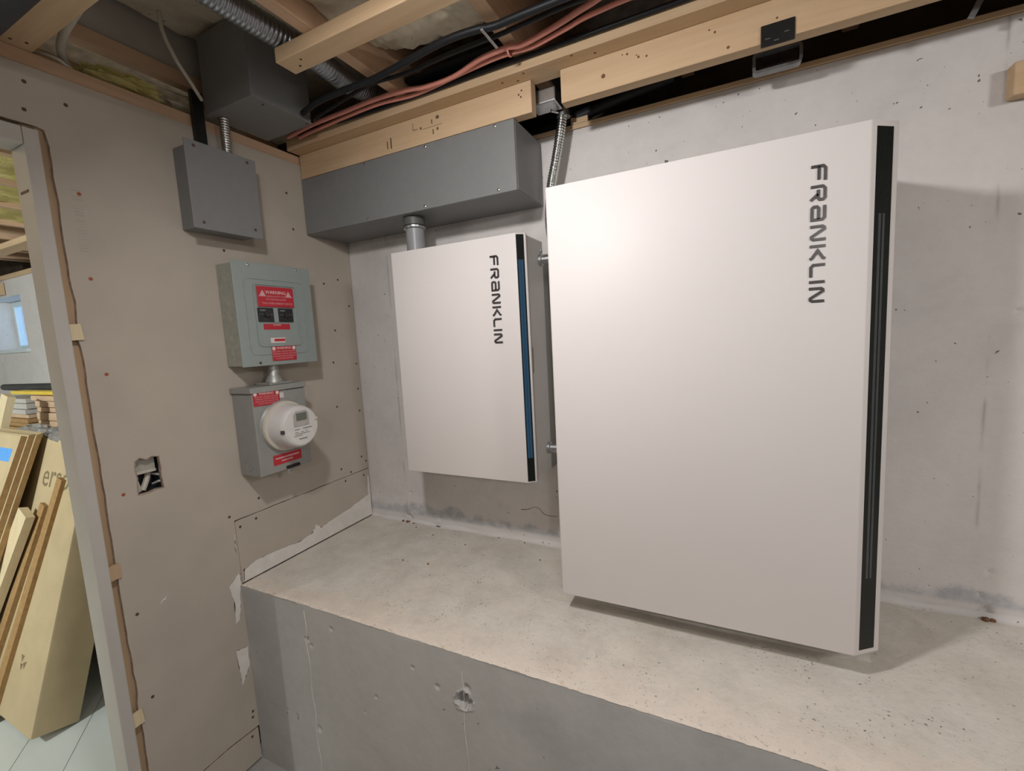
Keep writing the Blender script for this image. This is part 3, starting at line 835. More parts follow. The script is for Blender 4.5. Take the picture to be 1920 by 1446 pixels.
cable('white_cable', [(-.07, -1.0, 1.612), (-.012, -.947, 1.602), (-.01, -.918, 1.592), (-.03, -.89, 1.592)], .004, 'cable_white', 'hair-thin white wire across the gap above the drywall', 'white cables')
tag(part('overhead_duct', tube([(.002, -1.115, 1.575), (2.6, -1.115, 1.575)], .052, 20), MAT['duct'], None, True), 'dark blue-grey duct at the top left corner', 'duct')

fx = thing('flexible_conduit', 'thick ribbed grey metal conduit passing above the strapping board', 'conduit', (.455, -.7, 1.63))
part('ribbed_tube', ribbed([(.445, -1.55, 1.680), (.448, -1.1, 1.675), (.452, -.80, 1.668), (.458, -.676, 1.665), (.466, -.588, 1.664), (.462, -.504, 1.664), (.445, -.384, 1.668), (.42, -.25, 1.70)], .034, .0125, .12, 18), MAT['flex'], fx, True, angle=None)

# lamps (out of view)
def flood(loc, aim, size, label):
    t = thing('flood_lamp', label, 'lamp', tuple(loc))
    part('hanger', box((loc.x - .012, loc.y - .012 - aim.y * .06, loc.z + .02), (loc.x + .012, loc.y + .012 - aim.y * .06, 1.626), .002), MAT['lamp_body'], t)
    part('housing', lathe([(.03, -.075), (.8 * size, -.06), (.96 * size, -.01), (size, 0)], loc, aim, 28), MAT['lamp_body'], t, True)
    part('lens', lathe([(.001, .0005), (.95 * size, .0005), (.95 * size, .002)], loc, aim, 24), MAT['lamp_glow'], t, True)
flood(LAMP_MAIN, LAMP_AIM, .075, 'round flood lamp aimed at the white cabinets')
flood(LAMP_SIDE, LAMP_SIDE_AIM, .16, 'wide round flood lamp at the right end of the room')
flood(FILL_REAR, FILL_REAR_AIM, .09, 'fill lamp added behind the camera')
flood(FILL_BACK, FILL_BACK_AIM, .09, 'unseen lamp added to light the room behind the doorway')

# ------------------------------------------------------------------ metal boxes
def screws_on(parent, pts, n, mat='screw_zinc', r=.005):
    first = None
    for p in pts:
        if first is None:
            first = part('screw', lathe([(r, -.0005), (r, .0015), (r * .6, .0028), (.0003, .003)], p, n, 12), MAT[mat], parent, True); p0 = Vector(p)
        else:
            shared('screw', first, parent, Vector(p) - p0)

# long wireway on the back wall
ww = thing('wireway_trough', 'long grey metal wiring trough below the pine boards', 'wiring trough', (.47, -.11, 1.2806))
part('body', box((.002, -.2205, 1.2806), (.954, -.004, 1.4955), .0015), MAT['grey_box'], ww)
part('cover', box((.003, -.2232, 1.2816), (.9535, -.2207, 1.4945), .0008), MAT['grey_box'], ww)
part('cover_flange', box((.003, -.2232, 1.2796), (.9535, -.205, 1.2804), .0003), MAT['grey_box'], ww)
screws_on(ww, [(.341, -.2232, 1.486), (.336, -.2232, 1.291), (.888, -.2232, 1.487), (.889, -.2232, 1.293), (.616, -.2232, 1.486), (.598, -.2232, 1.291), (.042, -.2232, 1.289)], (0, -1, 0))
part('end_fold', box((.9542, -.215, 1.284), (.9552, -.012, 1.492)), MAT['grey_box'], ww)

# conduit nipple between trough and gateway
np_ = thing('conduit_nipple', 'short grey conduit joining the trough to the smaller white cabinet', 'conduit', (.503, -.165, 1.146))
part('pipe', lathe([(.034, 1.1465), (.034, 1.2800)], (.503, -.165, 0), (0, 0, 1), 28), plain('grey_pvc', (.27, .28, .29), .4), np_, True)
part('lock_ring', lathe([(.040, 1.238), (.041, 1.240), (.041, 1.246), (.036, 1.250)], (.503, -.165, 0), (0, 0, 1), 28), MAT['steel'], np_, True)
part('collar', lathe([(.0395, 1.2502), (.0395, 1.2804)], (.503, -.165, 0), (0, 0, 1), 28), plain('shaded_collar', (.09, .09, .085), .5), np_, True)  # collar coloured dark for the shade under the trough

# square wall box and hanging ceiling box on the left
wbx = thing('junction_box', 'flat square grey metal box on the drywall above the breaker panel', 'junction box', (.05, -.60, 1.205))
part('body', box((.001, -.693, 1.212), (.090, -.497, 1.458), .0015), MAT['grey_box'], wbx)
part('cover', box((.0905, -.711, 1.205), (.0945, -.486, 1.466), .001), MAT['grey_box'], wbx)
screws_on(wbx, [(.0945, -.684, 1.450), (.0945, -.681, 1.225), (.0945, -.513, 1.233), (.0945, -.516, 1.452)], (1, 0, 0), 'screw_dark', .0045)
hb = thing('junction_box', 'large deep grey metal box hanging between the joists', 'junction box', (.137, -.48, 1.591))
part('body', box((.020, -.590, 1.594), (.254, -.372, 1.830), .003), MAT['grey_box'], hb)
part('bottom_cover', box((.018, -.592, 1.590), (.256, -.370, 1.5935), .001), MAT['grey_box'], hb)
screws_on(hb, [(.235, -.54, 1.590), (.245, -.385, 1.590), (.04, -.56, 1.590)], (0, 0, -1), 'screw_dark', .004)
part('strut', box((.001, -.625, 1.48), (.016, -.590, 1.66), .001), MAT['dark_steel'], hb, label='black strut fixing the box to the framing')
fs = thing('flexible_conduit', 'short ribbed conduit between the hanging box and the square wall box', 'conduit', (.05, -.54, 1.467))
part('ribbed_tube', ribbed([(.048, -.550, 1.4675), (.048, -.549, 1.53), (.05, -.549, 1.5895)], .016, .008, .12, 14), MAT['flex_bright'], fs, True, angle=None)
part('connector', lathe([(.019, 1.4662), (.019, 1.477), (.017, 1.479)], (.048, -.55, 0), (0, 0, 1), 18), MAT['steel'], fs, True)

# ------------------------------------------------------------------ breaker panel
bp = thing('breaker_panel', 'grey breaker panel with red warning labels and two black breakers', 'breaker panel', (.05, -.465, .769))
PX = .1
part('box', box((.001, -.606, .771), (.096, -.325, 1.116), .002), MAT['panel_side'], bp)
cv_ = part('cover', box((.0962, -.617, .768), (PX, -.316, 1.121), .0012), MAT['panel_grey'], bp)
def frame_ring(y0, y1, z0, z1, w, x0, x1, r=.012):
    def rr(a0, a1, b0, b1, r):
        out = []
        for cx, cy, s in ((a1 - r, b1 - r, 0), (a0 + r, b1 - r, 1), (a0 + r, b0 + r, 2), (a1 - r, b0 + r, 3)):
            for k in range(6):
                t = (s + k / 5) * math.pi / 2; out.append((cx + r * math.cos(t), cy + r * math.sin(t)))
        return out
    o = rr(y0, y1, z0, z1, r); i_ = rr(y0 + w, y1 - w, z0 + w, z1 - w, max(r - w, .002))
    bm = new_bm(); n = len(o); V = []
    for ring, x in ((o, x0), (o, x1), (i_, x1), (i_, x0)):
        V.append([bm.verts.new((x, a, b)) for a, b in ring])
    for k in range(4):
        A, B = V[k], V[(k + 1) % 4]
        for j in range(n):
            q = (j + 1) % n; bm.faces.new((A[j], A[q], B[q], B[j]))
    return bm
part('embossed_frame', frame_ring(-.583, -.352, .806, 1.071, .006, PX - .001, PX + .0022, .02), MAT['panel_grey'], cv_, True)
part('embossed_frame', frame_ring(-.553, -.385, .834, 1.052, .005, PX - .001, PX + .0035, .015), MAT['panel_grey'], cv_, True)
def label_plate(name, y0, y1, z0, z1, x, mat, parent, lab, skew=0.0):
    return part(name, prism([(y0, z0), (y1, z0 + skew), (y1, z1 + skew), (y0, z1)], (x, 0, 0), YV, ZV, XN, 0, .0005), mat, parent, label=lab)
def label_text(parent, rows, x, mat, skew=0.0, yc=None):
    for s, size, y, z in rows:
        b = text_bm(s, size, (x, y, z), (0, 1, skew), (0, 0, 1), .00008)
        part('lettering', b, mat, parent)
LX = PX + .0037
l1 = label_plate('warning_label', -.541, -.400, .972, 1.042, LX, MAT['red_label'], bp, 'large red warning label over the breakers')
label_text(l1, [('WARNING', .0165, -.470, 1.022)], LX + .0007, MAT['white_print'])
label_text(l1, [('POWER SOURCE OUTPUT CONNECTION', .0070, -.470, 1.0085), ('DO NOT RELOCATE', .0085, -.470, .998), ('THIS OVERCURRENT DEVICE', .0092, -.466, .984)], LX + .0007, MAT['pink_print'])
for yc in (-.521, -.420):
    part('hazard_triangle', prism([(yc - .012, 1.009), (yc + .012, 1.009), (yc, 1.030)], (LX, 0, 0), YV, ZV, XN, .0004, .0008), MAT['pink_print'], l1)
br0 = None
for y0, y1, lab in ((-.5435, -.487, None), (-.4675, -.4095, None)):
    b = part('breaker', box((PX - .004, y0, .920), (PX + .006, y1, .968), .0015), MAT['breaker'], bp)
    part('toggle', box((PX + .004, y0 + .020, .936), (PX + .016, y0 + .036, .952), .002), MAT['breaker'], b)
    part('ridge', box((PX + .005, y0 + .004, .944), (PX + .0075, y1 - .004, .947)), plain('breaker_ridge', (.08, .085, .08), .4), b)
    part('rating_print', box((PX + .0058, y0 + .006, .957), (PX + .0064, y0 + .026, .962)), plain('breaker_print', (.16, .17, .19), .5), b)
part('breaker_divider', box((PX - .001, -.4865, .918), (PX + .004, -.468, .970), .001), MAT['panel_grey'], bp)
l2 = label_plate('warning_label', -.527, -.424, .893, .913, PX + .0003, MAT['red_label'], bp, 'narrow red warning strip under the breakers')
label_text(l2, [('WARNING', .0065, -.475, .9085)], PX + .001, MAT['white_print'])
l3 = label_plate('maker_label', -.506, -.449, .846, .864, PX + .0003, MAT['white_print'], bp, 'small white and red label strip')
part('red_band', box((PX + .0007, -.492, .851), (PX + .0011, -.450, .860)), MAT['red_label'], l3)
def shock_label(parent, y0, y1, z0, z1, x, lab, skew=0.0):
    l = label_plate('warning_label', y0, y1, z0, z1, x, MAT['red_label'], parent, lab, skew)
    W, H, yc = y1 - y0, z1 - z0, (y0 + y1) / 2
    def zz(y, z): return z + skew * (y - y0) / W
    label_text(l, [('WARNING', H * .24, yc, zz(yc, z1 - H * .13))], x + .0007, MAT['white_print'], skew / W)
    rows = ['ELECTRIC SHOCK HAZARD', 'TERMINALS ON BOTH LINE AND', 'LOAD SIDES MAY BE ENERGIZED', 'IN THE OPEN POSITION']
    label_text(l, [(s, H * (.125 if i else .15), yc, zz(yc, z1 - H * (.36 + .165 * i))) for i, s in enumerate(rows)], x + .0007, MAT['pink_print'], skew / W)
    for yy in (y0 + W * .085, y1 - W * .085):
        part('hazard_disc', lathe([(H * .13, .0005), (H * .13, .0008)], (x, yy, zz(yy, z1 - H * .14)), XN, 14), MAT['white_print'], l)
    return l
shock_label(bp, -.508, -.411, .782, .833, PX + .0024, 'square red shock warning at the foot of the cover')
screws_on(bp, [(PX, -.56, 1.110), (PX, -.374, 1.112)], XN, 'screw_zinc', .0045)
screws_on(bp, [(PX, -.554, .779)], XN, 'screw_dark', .0045)
part('dimple', lathe([(.004, 0), (.004, .0012), (.001, .0016)], (PX, -.372, .845), XN, 10), MAT['panel_side'], bp, True)
kn = None
for x, z in ((.035, 1.065), (.060, 1.075), (.035, .985), (.045, .93), (.035, .865), (.06, .835), (.035, .815)):
    if kn is None:
        kn = part('knockout', lathe([(.011, -.0004), (.011, .0009), (.009, .0012)], (x, -.606, z), (0, -1, 0), 18), MAT['panel_side'], bp, True); k0 = (x, z)
    else: shared('knockout', kn, bp, (x - k0[0], 0, z - k0[1]))

# ------------------------------------------------------------------ meter socket and meter
ms = thing('meter_socket', 'grey meter socket box under the breaker panel', 'meter box', (.055, -.50, .385))
MX = .11
part('box', box((.001, -.606, .387), (MX, -.398, .676), .003), MAT['meter_grey'], ms)
part('top_hood', box((.001, -.612, .6775), (MX + .004, -.394, .697), .002), MAT['meter_grey'], ms)
part('hood_slot', box((MX - .004, -.478, .6745), (MX + .0012, -.403, .6775)), MAT['black_print'], ms)
part('raised_ring', lathe([(.095, 0), (.094, .0015), (.091, .004), (.086, .008)], (MX, -.498, .549), XN, 36), MAT['meter_grey'], ms, True)
shock_label(ms, -.604, -.505, .634, .681, MX + .0018, 'red shock warning at the top left of the meter box', -.004)
part('white_sticker', prism([(-.505, .650), (-.488, .649), (-.488, .668), (-.503, .669)], (MX, 0, 0), YV, ZV, XN, .0002, .001), MAT['meter_white'], ms, label='small white sticker')
l6 = label_plate('danger_label', -.555, -.441, .413, .449, MX + .0003, MAT['red_label'], ms, 'plain red label under the meter')
ln = new_bm()
add_box(ln, (MX + .0008, -.546, .4335), (MX + .0012, -.452, .4385)); add_box(ln, (MX + .0008, -.524, .4225), (MX + .0012, -.478, .427))
part('lettering', ln, MAT['pink_print'], l6)
part('latch', box((MX - .002, -.508, .389), (MX + .008, -.455, .400), .002), MAT['dark_steel'], ms)
part('seal_ring', lathe([(.009, 0), (.010, .003), (.006, .004)], (MX - .005, -.495, .379), XN, 16), MAT['steel'], ms, True)
part('knockout', lathe([(.020, 0), (.020, .0012), (.018, .0012), (.018, .0004)], (.050, -.6062, .424), (0, -1, 0), 26), MAT['meter_grey'], ms, True)
hub = part('hub', box((.020, -.527, .6975), (.098, -.435, .705), .002), MAT['dull_steel'], ms, label='steel hub plate on the box top')
part('hub_neck', lathe([(.030, .705), (.028, .712), (.022, .726), (.018, .732), (.018, .7695)], (.058, -.480, 0), (0, 0, 1), 24), MAT['dull_steel'], ms, True)
screws_on(hub, [(.085, -.447, .705), (.085, -.517, .705)], (0, 0, 1), 'screw_zinc', .005)

em = thing('electric_meter', 'round white electric meter with small grey display', 'meter', (.16, -.50, .47))
EC = (0, -.500, .549)
part('base_ring', lathe([(.088, MX + .0085), (.090, MX + .012), (.088, MX + .020), (.078, MX + .022)], EC, XN, 40), MAT['meter_ring'], em, True)
part('barrel', lathe([(.079, MX + .0205), (.075, .185), (.072, .197), (.067, .203), (.055, .2035)], EC, XN, 40), MAT['meter_white'], em, True)
face_pts = [(.060 * math.cos(a), .060 * math.sin(a)) for a in [math.radians(180 + 6 + k * (168 / 24)) for k in range(25)]]
part('name_plate', prism(face_pts, (.2037, -.500, .545), YV, ZV, XN, 0, .0012), plain('name_plate_white', (.66, .65, .63), .4), em, label='white lower name plate')
dh = part('display_housing', prism([(-.030, -.012), (.030, -.012), (.030, .028), (.020, .040), (-.020, .040), (-.030, .028)], (.2037, -.500, .565), YV, ZV, XN, -.001, .0025), plain('display_bezel', (.40, .385, .365), .4), em)
part('display', box((.206, -.520, .571), (.2068, -.478, .598)), MAT['lcd'], dh, label='grey liquid crystal display')
pr = new_bm()
for y0, y1, z in ((-.53, -.51, .540), (-.497, -.46, .5405), (-.53, -.515, .530), (-.505, -.495, .530), (-.488, -.478, .5305), (-.53, -.47, .524), (-.535, -.50, .518)):
    add_box(pr, (.2049, y0, z), (.2054, y1, z + .0022))
add_box(pr, (.2049, -.515, .5045), (.2054, -.482, .5085))
part('name_plate_print', pr, plain('grey_print', (.20, .20, .19), .5), em)
part('side_tab', box((.190, -.575, .535), (.203, -.562, .548), .002), MAT['black_print'], em)
part('side_tab', box((.200, -.446, .562), (.2065, -.432, .572), .002), MAT['meter_ring'], em)
part('seal', lathe([(.0735, .1865), (.0735, .1885)], EC, XN, 40), plain('dark_seal', (.25, .22, .21), .4), em, True)

# ------------------------------------------------------------------ lettering of the white cabinets
GLY = {
 'F': (1.0, [[(.10, -.0), (.10, .76), (.24, .9), (.97, .9)], [(.12, .50), (.90, .50)]]),
 'R': (1.0, [[(.10, 0), (.10, .76), (.24, .9), (.80, .9), (.90, .80), (.90, .58), (.80, .48), (.30, .48)], [(.56, .46), (.92, .0)]]),
 'A': (1.0, [[(.06, .9), (.78, .9), (.90, .78), (.90, .1), (.20, .1), (.10, .2), (.10, .42), (.20, .52), (.88, .52)]]),
 'N': (1.0, [[(.10, 0), (.10, .80), (.17, .90), (.28, .90), (.72, .10), (.83, .10), (.90, .20), (.90, 1.0)]]),
 'K': (.95, [[(.10, 0), (.10, 1.0)], [(.90, 1.0), (.84, .86), (.38, .52), (.84, .16), (.90, .0)]]),
 'L': (.85, [[(.10, 1.0), (.10, .25), (.24, .1), (.85, .1)]]),
 'I': (.20, [[(.10, 0), (.10, 1.0)]]),
}
def ribbon(bm, pts, w, o, u, v, n, t):
    P = [Vector((a, b)) for a, b in pts]; L, R = [], []
    for i, p in enumerate(P):
        d0 = (p - P[i - 1]).normalized() if i > 0 else None
        d1 = (P[i + 1] - p).normalized() if i < len(P) - 1 else None
        if d0 is None: d0 = d1
        if d1 is None: d1 = d0
        n0 = Vector((-d0.y, d0.x)); n1 = Vector((-d1.y, d1.x))
        mm = (n0 + n1).normalized(); k = (w / 2) / max(.45, mm.dot(n0))
        L.append(p + mm * k); R.append(p - mm * k)
    def q(p, h): return bm.verts.new(o + u * p.x + v * p.y + n * h)
    for i in range(len(P) - 1):
        c = [L[i], L[i + 1], R[i + 1], R[i]]
        lo = [q(p, 0) for p in c]; hi = [q(p, t) for p in c]
        bm.faces.new(hi); bm.faces.new(lo[::-1])
        for a in range(4):
            b = (a + 1) % 4; bm.faces.new((lo[a], lo[b], hi[b], hi[a]))
def logo(parent, x0, y, z0, length, h):
    """word running downwards, letter tops to the right; x0 = baseline side"""
    word = 'FRANKLIN'; gap = .22
    tot = sum(GLY[c][0] for c in word) + gap * (len(word) - 1)
    sx = length / (tot * h)
    pos = 0.0
    for c in word:
        w_, strokes = GLY[c]
        b = new_bm()
        for s in strokes:
            ribbon(b, [(p[0] * sx, p[1]) for p in s], .20, Vector((x0, y, z0 - pos * sx * h)), Vector((0, 0, -h)), Vector((h, 0, 0)), Vector((0, -1, 0)), .0018)
        part('letter', b, MAT['logo'], parent, label='dark raised letter ' + c)
        pos += w_ + gap

# ------------------------------------------------------------------ smaller white cabinet (gateway)
gw = thing('gateway_cabinet', 'smaller white wall cabinet with blue light strip, under the grey trough', 'cabinet', (.70, -.16, .335))
GX0, GX1, GX2, GY, GYc, GZ0, GZ1 = .448, .950, .978, -.250, -.230, .335, 1.146
part('body', box((.456, -.222, GZ0 + .004), (.976, -.085, GZ1 - .004), .004), MAT['white_side'], gw)
def front_shell(x0, x1, x2, yf, yc, yb, z0, z1):
    out = [(x0 + .004, yf), (x1, yf), (x2, yc), (x2, yb), (x0, yb), (x0, yf + .004)]
    b = prism(out, (0, 0, 0), (1, 0, 0), (0, 1, 0), (0, 0, 1), z0, z1)
    bmesh.ops.bevel(b, geom=[e for e in b.edges if len(e.link_faces) == 2 and e.calc_face_angle(0) > .4], offset=.0022, segments=2, profile=.5, affect='EDGES')
    return b
part('front_panel', front_shell(GX0, GX1, GX2, GY, GYc, -.2222, GZ0, GZ1), MAT['white_gloss'], gw, True, angle=30)
def on_chamfer(x1, y1, x2, y2, t0, t1, z0, z1, h0, h1):
    u = Vector((x2 - x1, y2 - y1, 0)); n = Vector((u.y, -u.x, 0)).normalized()
    return prism([(t0, z0), (t1, z0), (t1, z1), (t0, z1)], (x1, y1, 0), u, (0, 0, 1), n, h0, h1)
gs = part('light_strip', on_chamfer(GX1, GY, GX2, GYc, .08, .80, .340, 1.141, -.001, .0006), MAT['black_gloss'], gw, label='black strip on the chamfered right edge')
part('light_line', on_chamfer(GX1, GY, GX2, GYc, .19, .39, .420, 1.063, .0006, .0011), MAT['led_blue'], gs, label='glowing blue line')
part('light_line', on_chamfer(GX1, GY, GX2, GYc, .47, .67, .420, 1.063, .0006, .0011), MAT['led_blue'], gs, label='glowing blue line')
part('light_core', on_chamfer(GX1, GY, GX2, GYc, .39, .47, .420, 1.063, .0006, .0009), MAT['led_blue_mid'], gs)
part('side_seam', box((.9755, -.2215, GZ0 + .006), (.9768, -.2185, GZ1 - .006)), plain('seam_brown', (.30, .25, .19), .7), gw)
part('side_marking', box((.9762, -.2145, .700), (.9768, -.2095, .785)), plain('grey_marking', (.26, .24, .22), .6), gw)
part('wall_bracket', box((.50, -.0845, GZ0 - .004), (.965, -.0015, GZ1 - .05), .003), plain('bracket_grey', (.30, .30, .27), .5), gw, label='grey mounting bracket behind the cabinet')
for z in (1.075, .424):
    part('conduit_fitting', lathe([(.020, 0), (.020, .010), (.016, .012), (.016, .034), (.018, .035), (.018, .045)], (.9765, -.115, z), XN, 18), MAT['steel'], gw, True)
part('fitting_screw', lathe([(.006, 0), (.006, .004), (.003, .006)], (.9765, -.105, 1.108), XN, 10), MAT['steel'], gw, True)
logo(gw, .857, GY - .0002, 1.086, .283, .031)

# ------------------------------------------------------------------ large white battery cabinet
bt = thing('battery_cabinet', 'large tall white battery cabinet standing on the ledge', 'cabinet', (1.49, -.25, 0))
BX0, BX1, BX2, BY, BYc, BZ0, BZ1 = 1.1101, 1.8076, 1.8606, -.392, -.352, .0627, 1.2127
part('body', box((1.118, -.3500, BZ0 + .006), (1.855, -.100, BZ1 - .004), .006), MAT['white_side'], bt)
part('front_panel', front_shell(BX0, BX1, BX2, BY, BYc, -.325, BZ0, BZ1), MAT['white_gloss'], bt, True, angle=30)
bs = part('light_strip', on_chamfer(BX1, BY, BX2, BYc, .19, .79, .0745, 1.2005, -.001, .0006), MAT['black_gloss'], bt, label='black strip on the chamfered right edge')
part('light_line', on_chamfer(BX1, BY, BX2, BYc, .34, .43, .245, 1.032, .0006, .0011), MAT['led_off'], bs, label='unlit grey line')
part('light_line', on_chamfer(BX1, BY, BX2, BYc, .49, .57, .245, 1.032, .0006, .0011), MAT['led_off'], bs, label='unlit grey line')
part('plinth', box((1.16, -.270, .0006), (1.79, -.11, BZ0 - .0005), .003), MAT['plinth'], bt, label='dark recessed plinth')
part('wall_bracket', box((1.25, -.0995, .5), (1.72, -.0015, 1.05), .004), MAT['steel'], bt)
# loose protective film: a hem hanging under the front edge and a corner sticking up
fl = new_bm(); prev = None
for i in range(41):
    t = i / 40; x = BX0 + .012 + (BX1 - BX0 + .02) * t
    ring = [Vector((x, BY + .016, BZ0 - .001)), Vector((x, BY + .004 + .004 * math.sin(t * 9), BZ0 - .008 - .002 * t)), Vector((x, BY + .010 + .004 * math.sin(t * 7 + 1), BZ0 - .014 - .004 * t))]
    rv = [fl.verts.new(p) for p in ring]
    if prev:
        for k in range(2): fl.faces.new((prev[k], prev[k + 1], rv[k + 1], rv[k]))
    prev = rv
part('protective_film', fl, MAT['film'], bt, True, 'clear protective film hanging below the front')
fc = new_bm()
fa = [fc.verts.new(p) for p in ((1.818, -.372, BZ1 - .004), (1.862, -.335, BZ1 - .004), (1.846, -.35, BZ1 + .017))]
fc.faces.new(fa)
part('protective_film', fc, MAT['film'], bt, False, 'loose film corner')
logo(bt, 1.7075, BY - .0002, 1.1445, .284, .0275)

# flexible conduit feeding down between the cabinets
cf = thing('flexible_conduit', 'bright ribbed metal conduit dropping behind the battery cabinet', 'conduit', (1.02, -.08, 1.08))
part('ribbed_tube', ribbed([(1.060, -.062, 1.545), (1.049, -.064, 1.484), (1.031, -.066, 1.403), (1.012, -.070, 1.321), (1.008, -.088, 1.22), (1.020, -.110, 1.15), (1.034, -.115, 1.096)], .0165, .0085, .12, 16), MAT['flex_bright'], cf, True, angle=None)
part('elbow', tube(spline([(1.034, -.115, 1.098), (1.034, -.115, 1.082), (1.022, -.115, 1.075)], 8), .0165, 16), MAT['steel'], cf, True)
part('connector', lathe([(.022, 0), (.022, .018), (.018, .020), (.018, .048)], (1.0625, -.0615, 1.533), (0, 0, 1), 18), MAT['steel'], cf, True)
part('connector_screw', tube([(1.052, -.085, 1.541), (1.036, -.108, 1.540)], .0035, 8), MAT['screw_zinc'], cf, True)
# conduit joining both cabinets low down
tag(part('linking_conduit', lathe([(.0155, .0), (.0155, .095)], (1.022, -.115, .424), XN, 18), MAT['steel'], None, True), 'short steel conduit linking the two white cabinets low down', 'conduit')

# things in the gap between the pine boards
tag(part('steel_splice', box((.985, -.165, 1.542), (1.072, -.095, 1.585), .004), MAT['steel']), 'pale steel connector in the gap between the upright boards', 'fitting')
tag(part('black_hose', tube(spline([(.90, .03, 1.550), (1.0, .02, 1.550), (1.10, .01, 1.556), (1.25, .0, 1.575), (1.4, .0, 1.59)], 8), .018, 12), MAT['cable_black'], None, True), 'black hose sagging in the gap behind the upright boards', 'hose')

# bracket with smoky frame on the right pine board
bk = thing('bracket', 'black metal bracket with shiny smoky loop on the pine board', 'bracket', (1.66, -.16, 1.487))
part('plate', box((1.622, YB - .0045, 1.4850), (1.693, YB - .0006, 1.5345), .002), MAT['dark_steel'], bk)
for x, z in ((1.636, 1.502), (1.655, 1.494), (1.676, 1.507)):
    part('slot', box((x - .005, YB - .0052, z - .0012), (x + .005, YB - .0044, z + .0012)), MAT['steel'], bk)
def loop_xz(x0, x1, z0, z1, w, y0, y1, r):
    b = frame_ring(x0, x1, z0, z1, w, y0, y1, r)
    for v in b.verts: v.co = Vector((v.co.y, v.co.x, v.co.z))
    return b
part('loop', loop_xz(1.609, 1.722, 1.480, 1.532, .0075, -.118, -.096, .012), MAT['smoky'], bk, True)
part('loop_hanger', box((1.64, -.184, 1.5325), (1.68, -.100, 1.5365), .001), MAT['dark_steel'], bk)
part('dark_insert', box((1.615, -.104, 1.486), (1.716, -.100, 1.526)), MAT['smoky_pane'], bk)
bk2 = thing('bracket', 'black bracket cut off by the top right corner', 'bracket', (2.12, -.12, 1.49))
part('arm', beam((2.045, -.10, 1.484), (2.085, -.10, 1.575), .012, .008, (1, 0, 0)), MAT['smoky'], bk2)
part('plate', box((2.075, -.098, 1.530), (2.35, -.088, 1.600), .002), MAT['dark_steel'], bk2)
tag(part('wood_block', box((2.147, -.040, 1.318), (2.40, -.0025, 1.392), .004), MAT['wood_x']), 'short pine block fixed to the white wall at the right edge', 'block')

# ------------------------------------------------------------------ back room goods
th = math.radians(16.2)
WU = Vector((0, math.sin(th), math.cos(th))); NU = Vector((0, -math.cos(th), math.sin(th)))
def lean_box(x0, x1, yb, t, h, ang=16.2, zf=FZ, z_off=.0005):
    """box leaning back towards the ledge: its back bottom edge stands at y = yb"""
    a = math.radians(ang); up = Vector((0, math.sin(a), math.cos(a))); nn = Vector((0, -math.cos(a), math.sin(a)))
    o = Vector((x0, yb, zf + z_off))
    b = prism([(0, 0), (t, 0), (t, h), (0, h)], o, nn, up, (1, 0, 0), 0, x1 - x0)
    bmesh.ops.bevel(b, geom=[e for e in b.edges if e.calc_face_angle(0) > .5], offset=.008, segments=2, profile=.5, affect='EDGES')
    return b
cb = thing('cardboard_box', 'tall cardboard box leaning in the doorway with a small printed mark', 'box', (-1.25, -.87, FZ))
part('carton', lean_box(-1.75, -.885, -.856, .150, 1.155), MAT['cardboard'], cb, True, angle=30)
mk = new_bm()
f0 = Vector((0, -.856, FZ)) + NU * .1505
for pts in ([(-1.105, .262), (-1.075, .262), (-1.09, .235)], [(-1.075, .235), (-1.045, .248), (-1.062, .215)], [(-1.10, .228), (-1.075, .23), (-1.085, .205)]):
    add_prism(mk, pts, f0, (1, 0, 0), WU, NU, 0, .0004)
part('printed_letters', text_bm('erso', .150, f0 + Vector((-1.135, 0, 0)) + WU * .985, (1, 0, 0), WU, .0003), MAT['cardboard_print'], cb, label='large brown printed letters')
part('recycling_mark', mk, MAT['cardboard_print'], cb, label='small printed recycling arrows')
tag(part('plank', beam((-1.505, -1.050, FZ + .016), (-1.22, -.810, .170), .10, .030, (1, 0, 0)), MAT['pale_wood']), 'short pale plank leaning at the left edge of the doorway', 'plank')
tag(part('edge_strip', beam((-1.375, -1.017, FZ + .01), (-1.17, -.762, .194), .05, .024, (1, 0, 0)), MAT['cardboard_edge']), 'shorter brown cardboard strip leaning on the tall box', 'strip')
tag(part('edge_strip', beam((-1.238, -1.015, FZ + .01), (-1.06, -.728, .311), .05, .024, (1, 0, 0)), MAT['cardboard_edge']), 'longer brown cardboard strip leaning on the tall box', 'strip')
pk = None
pa = 20.8
for i, (t0, lab, h) in enumerate(((.041, 'front flattened carton of the leaning pack, with blue tape', 1.232), (.0205, 'middle flattened carton of the leaning pack', 1.246), (.0, 'rearmost and tallest flattened carton of the leaning pack', 1.258))):
    a = math.radians(pa); nn = Vector((0, -math.cos(a), math.sin(a))); up = Vector((0, math.sin(a), math.cos(a)))
    o = Vector((-2.10, -1.138, FZ + .002)) + nn * t0
    bm = prism([(0, 0), (.0195, 0), (.0195, h - .008 * i), (0, h)], o, nn, up, (1, 0, 0), 0, .80 - .012 * (2 - i) + .0)
    p = tag(part('flattened_carton', bm, MAT['cardboard']), lab, 'carton', 'leaning flattened cartons')
    p.data.materials.append(MAT['cardboard_edge'])
    for f in p.data.polygons:
        if abs(f.normal.x) > .7: f.material_index = 1
    if i == 0:
        part('blue_tape', prism([(-1.60, h - .120), (-1.365, h - .120), (-1.365, h - .062), (-1.60, h - .062)], Vector((0, -1.138, FZ + .002)) + nn * (t0 + .0195), (1, 0, 0), up, nn, 0, .0006), MAT['blue_tape'], p, label='strip of bright blue tape')
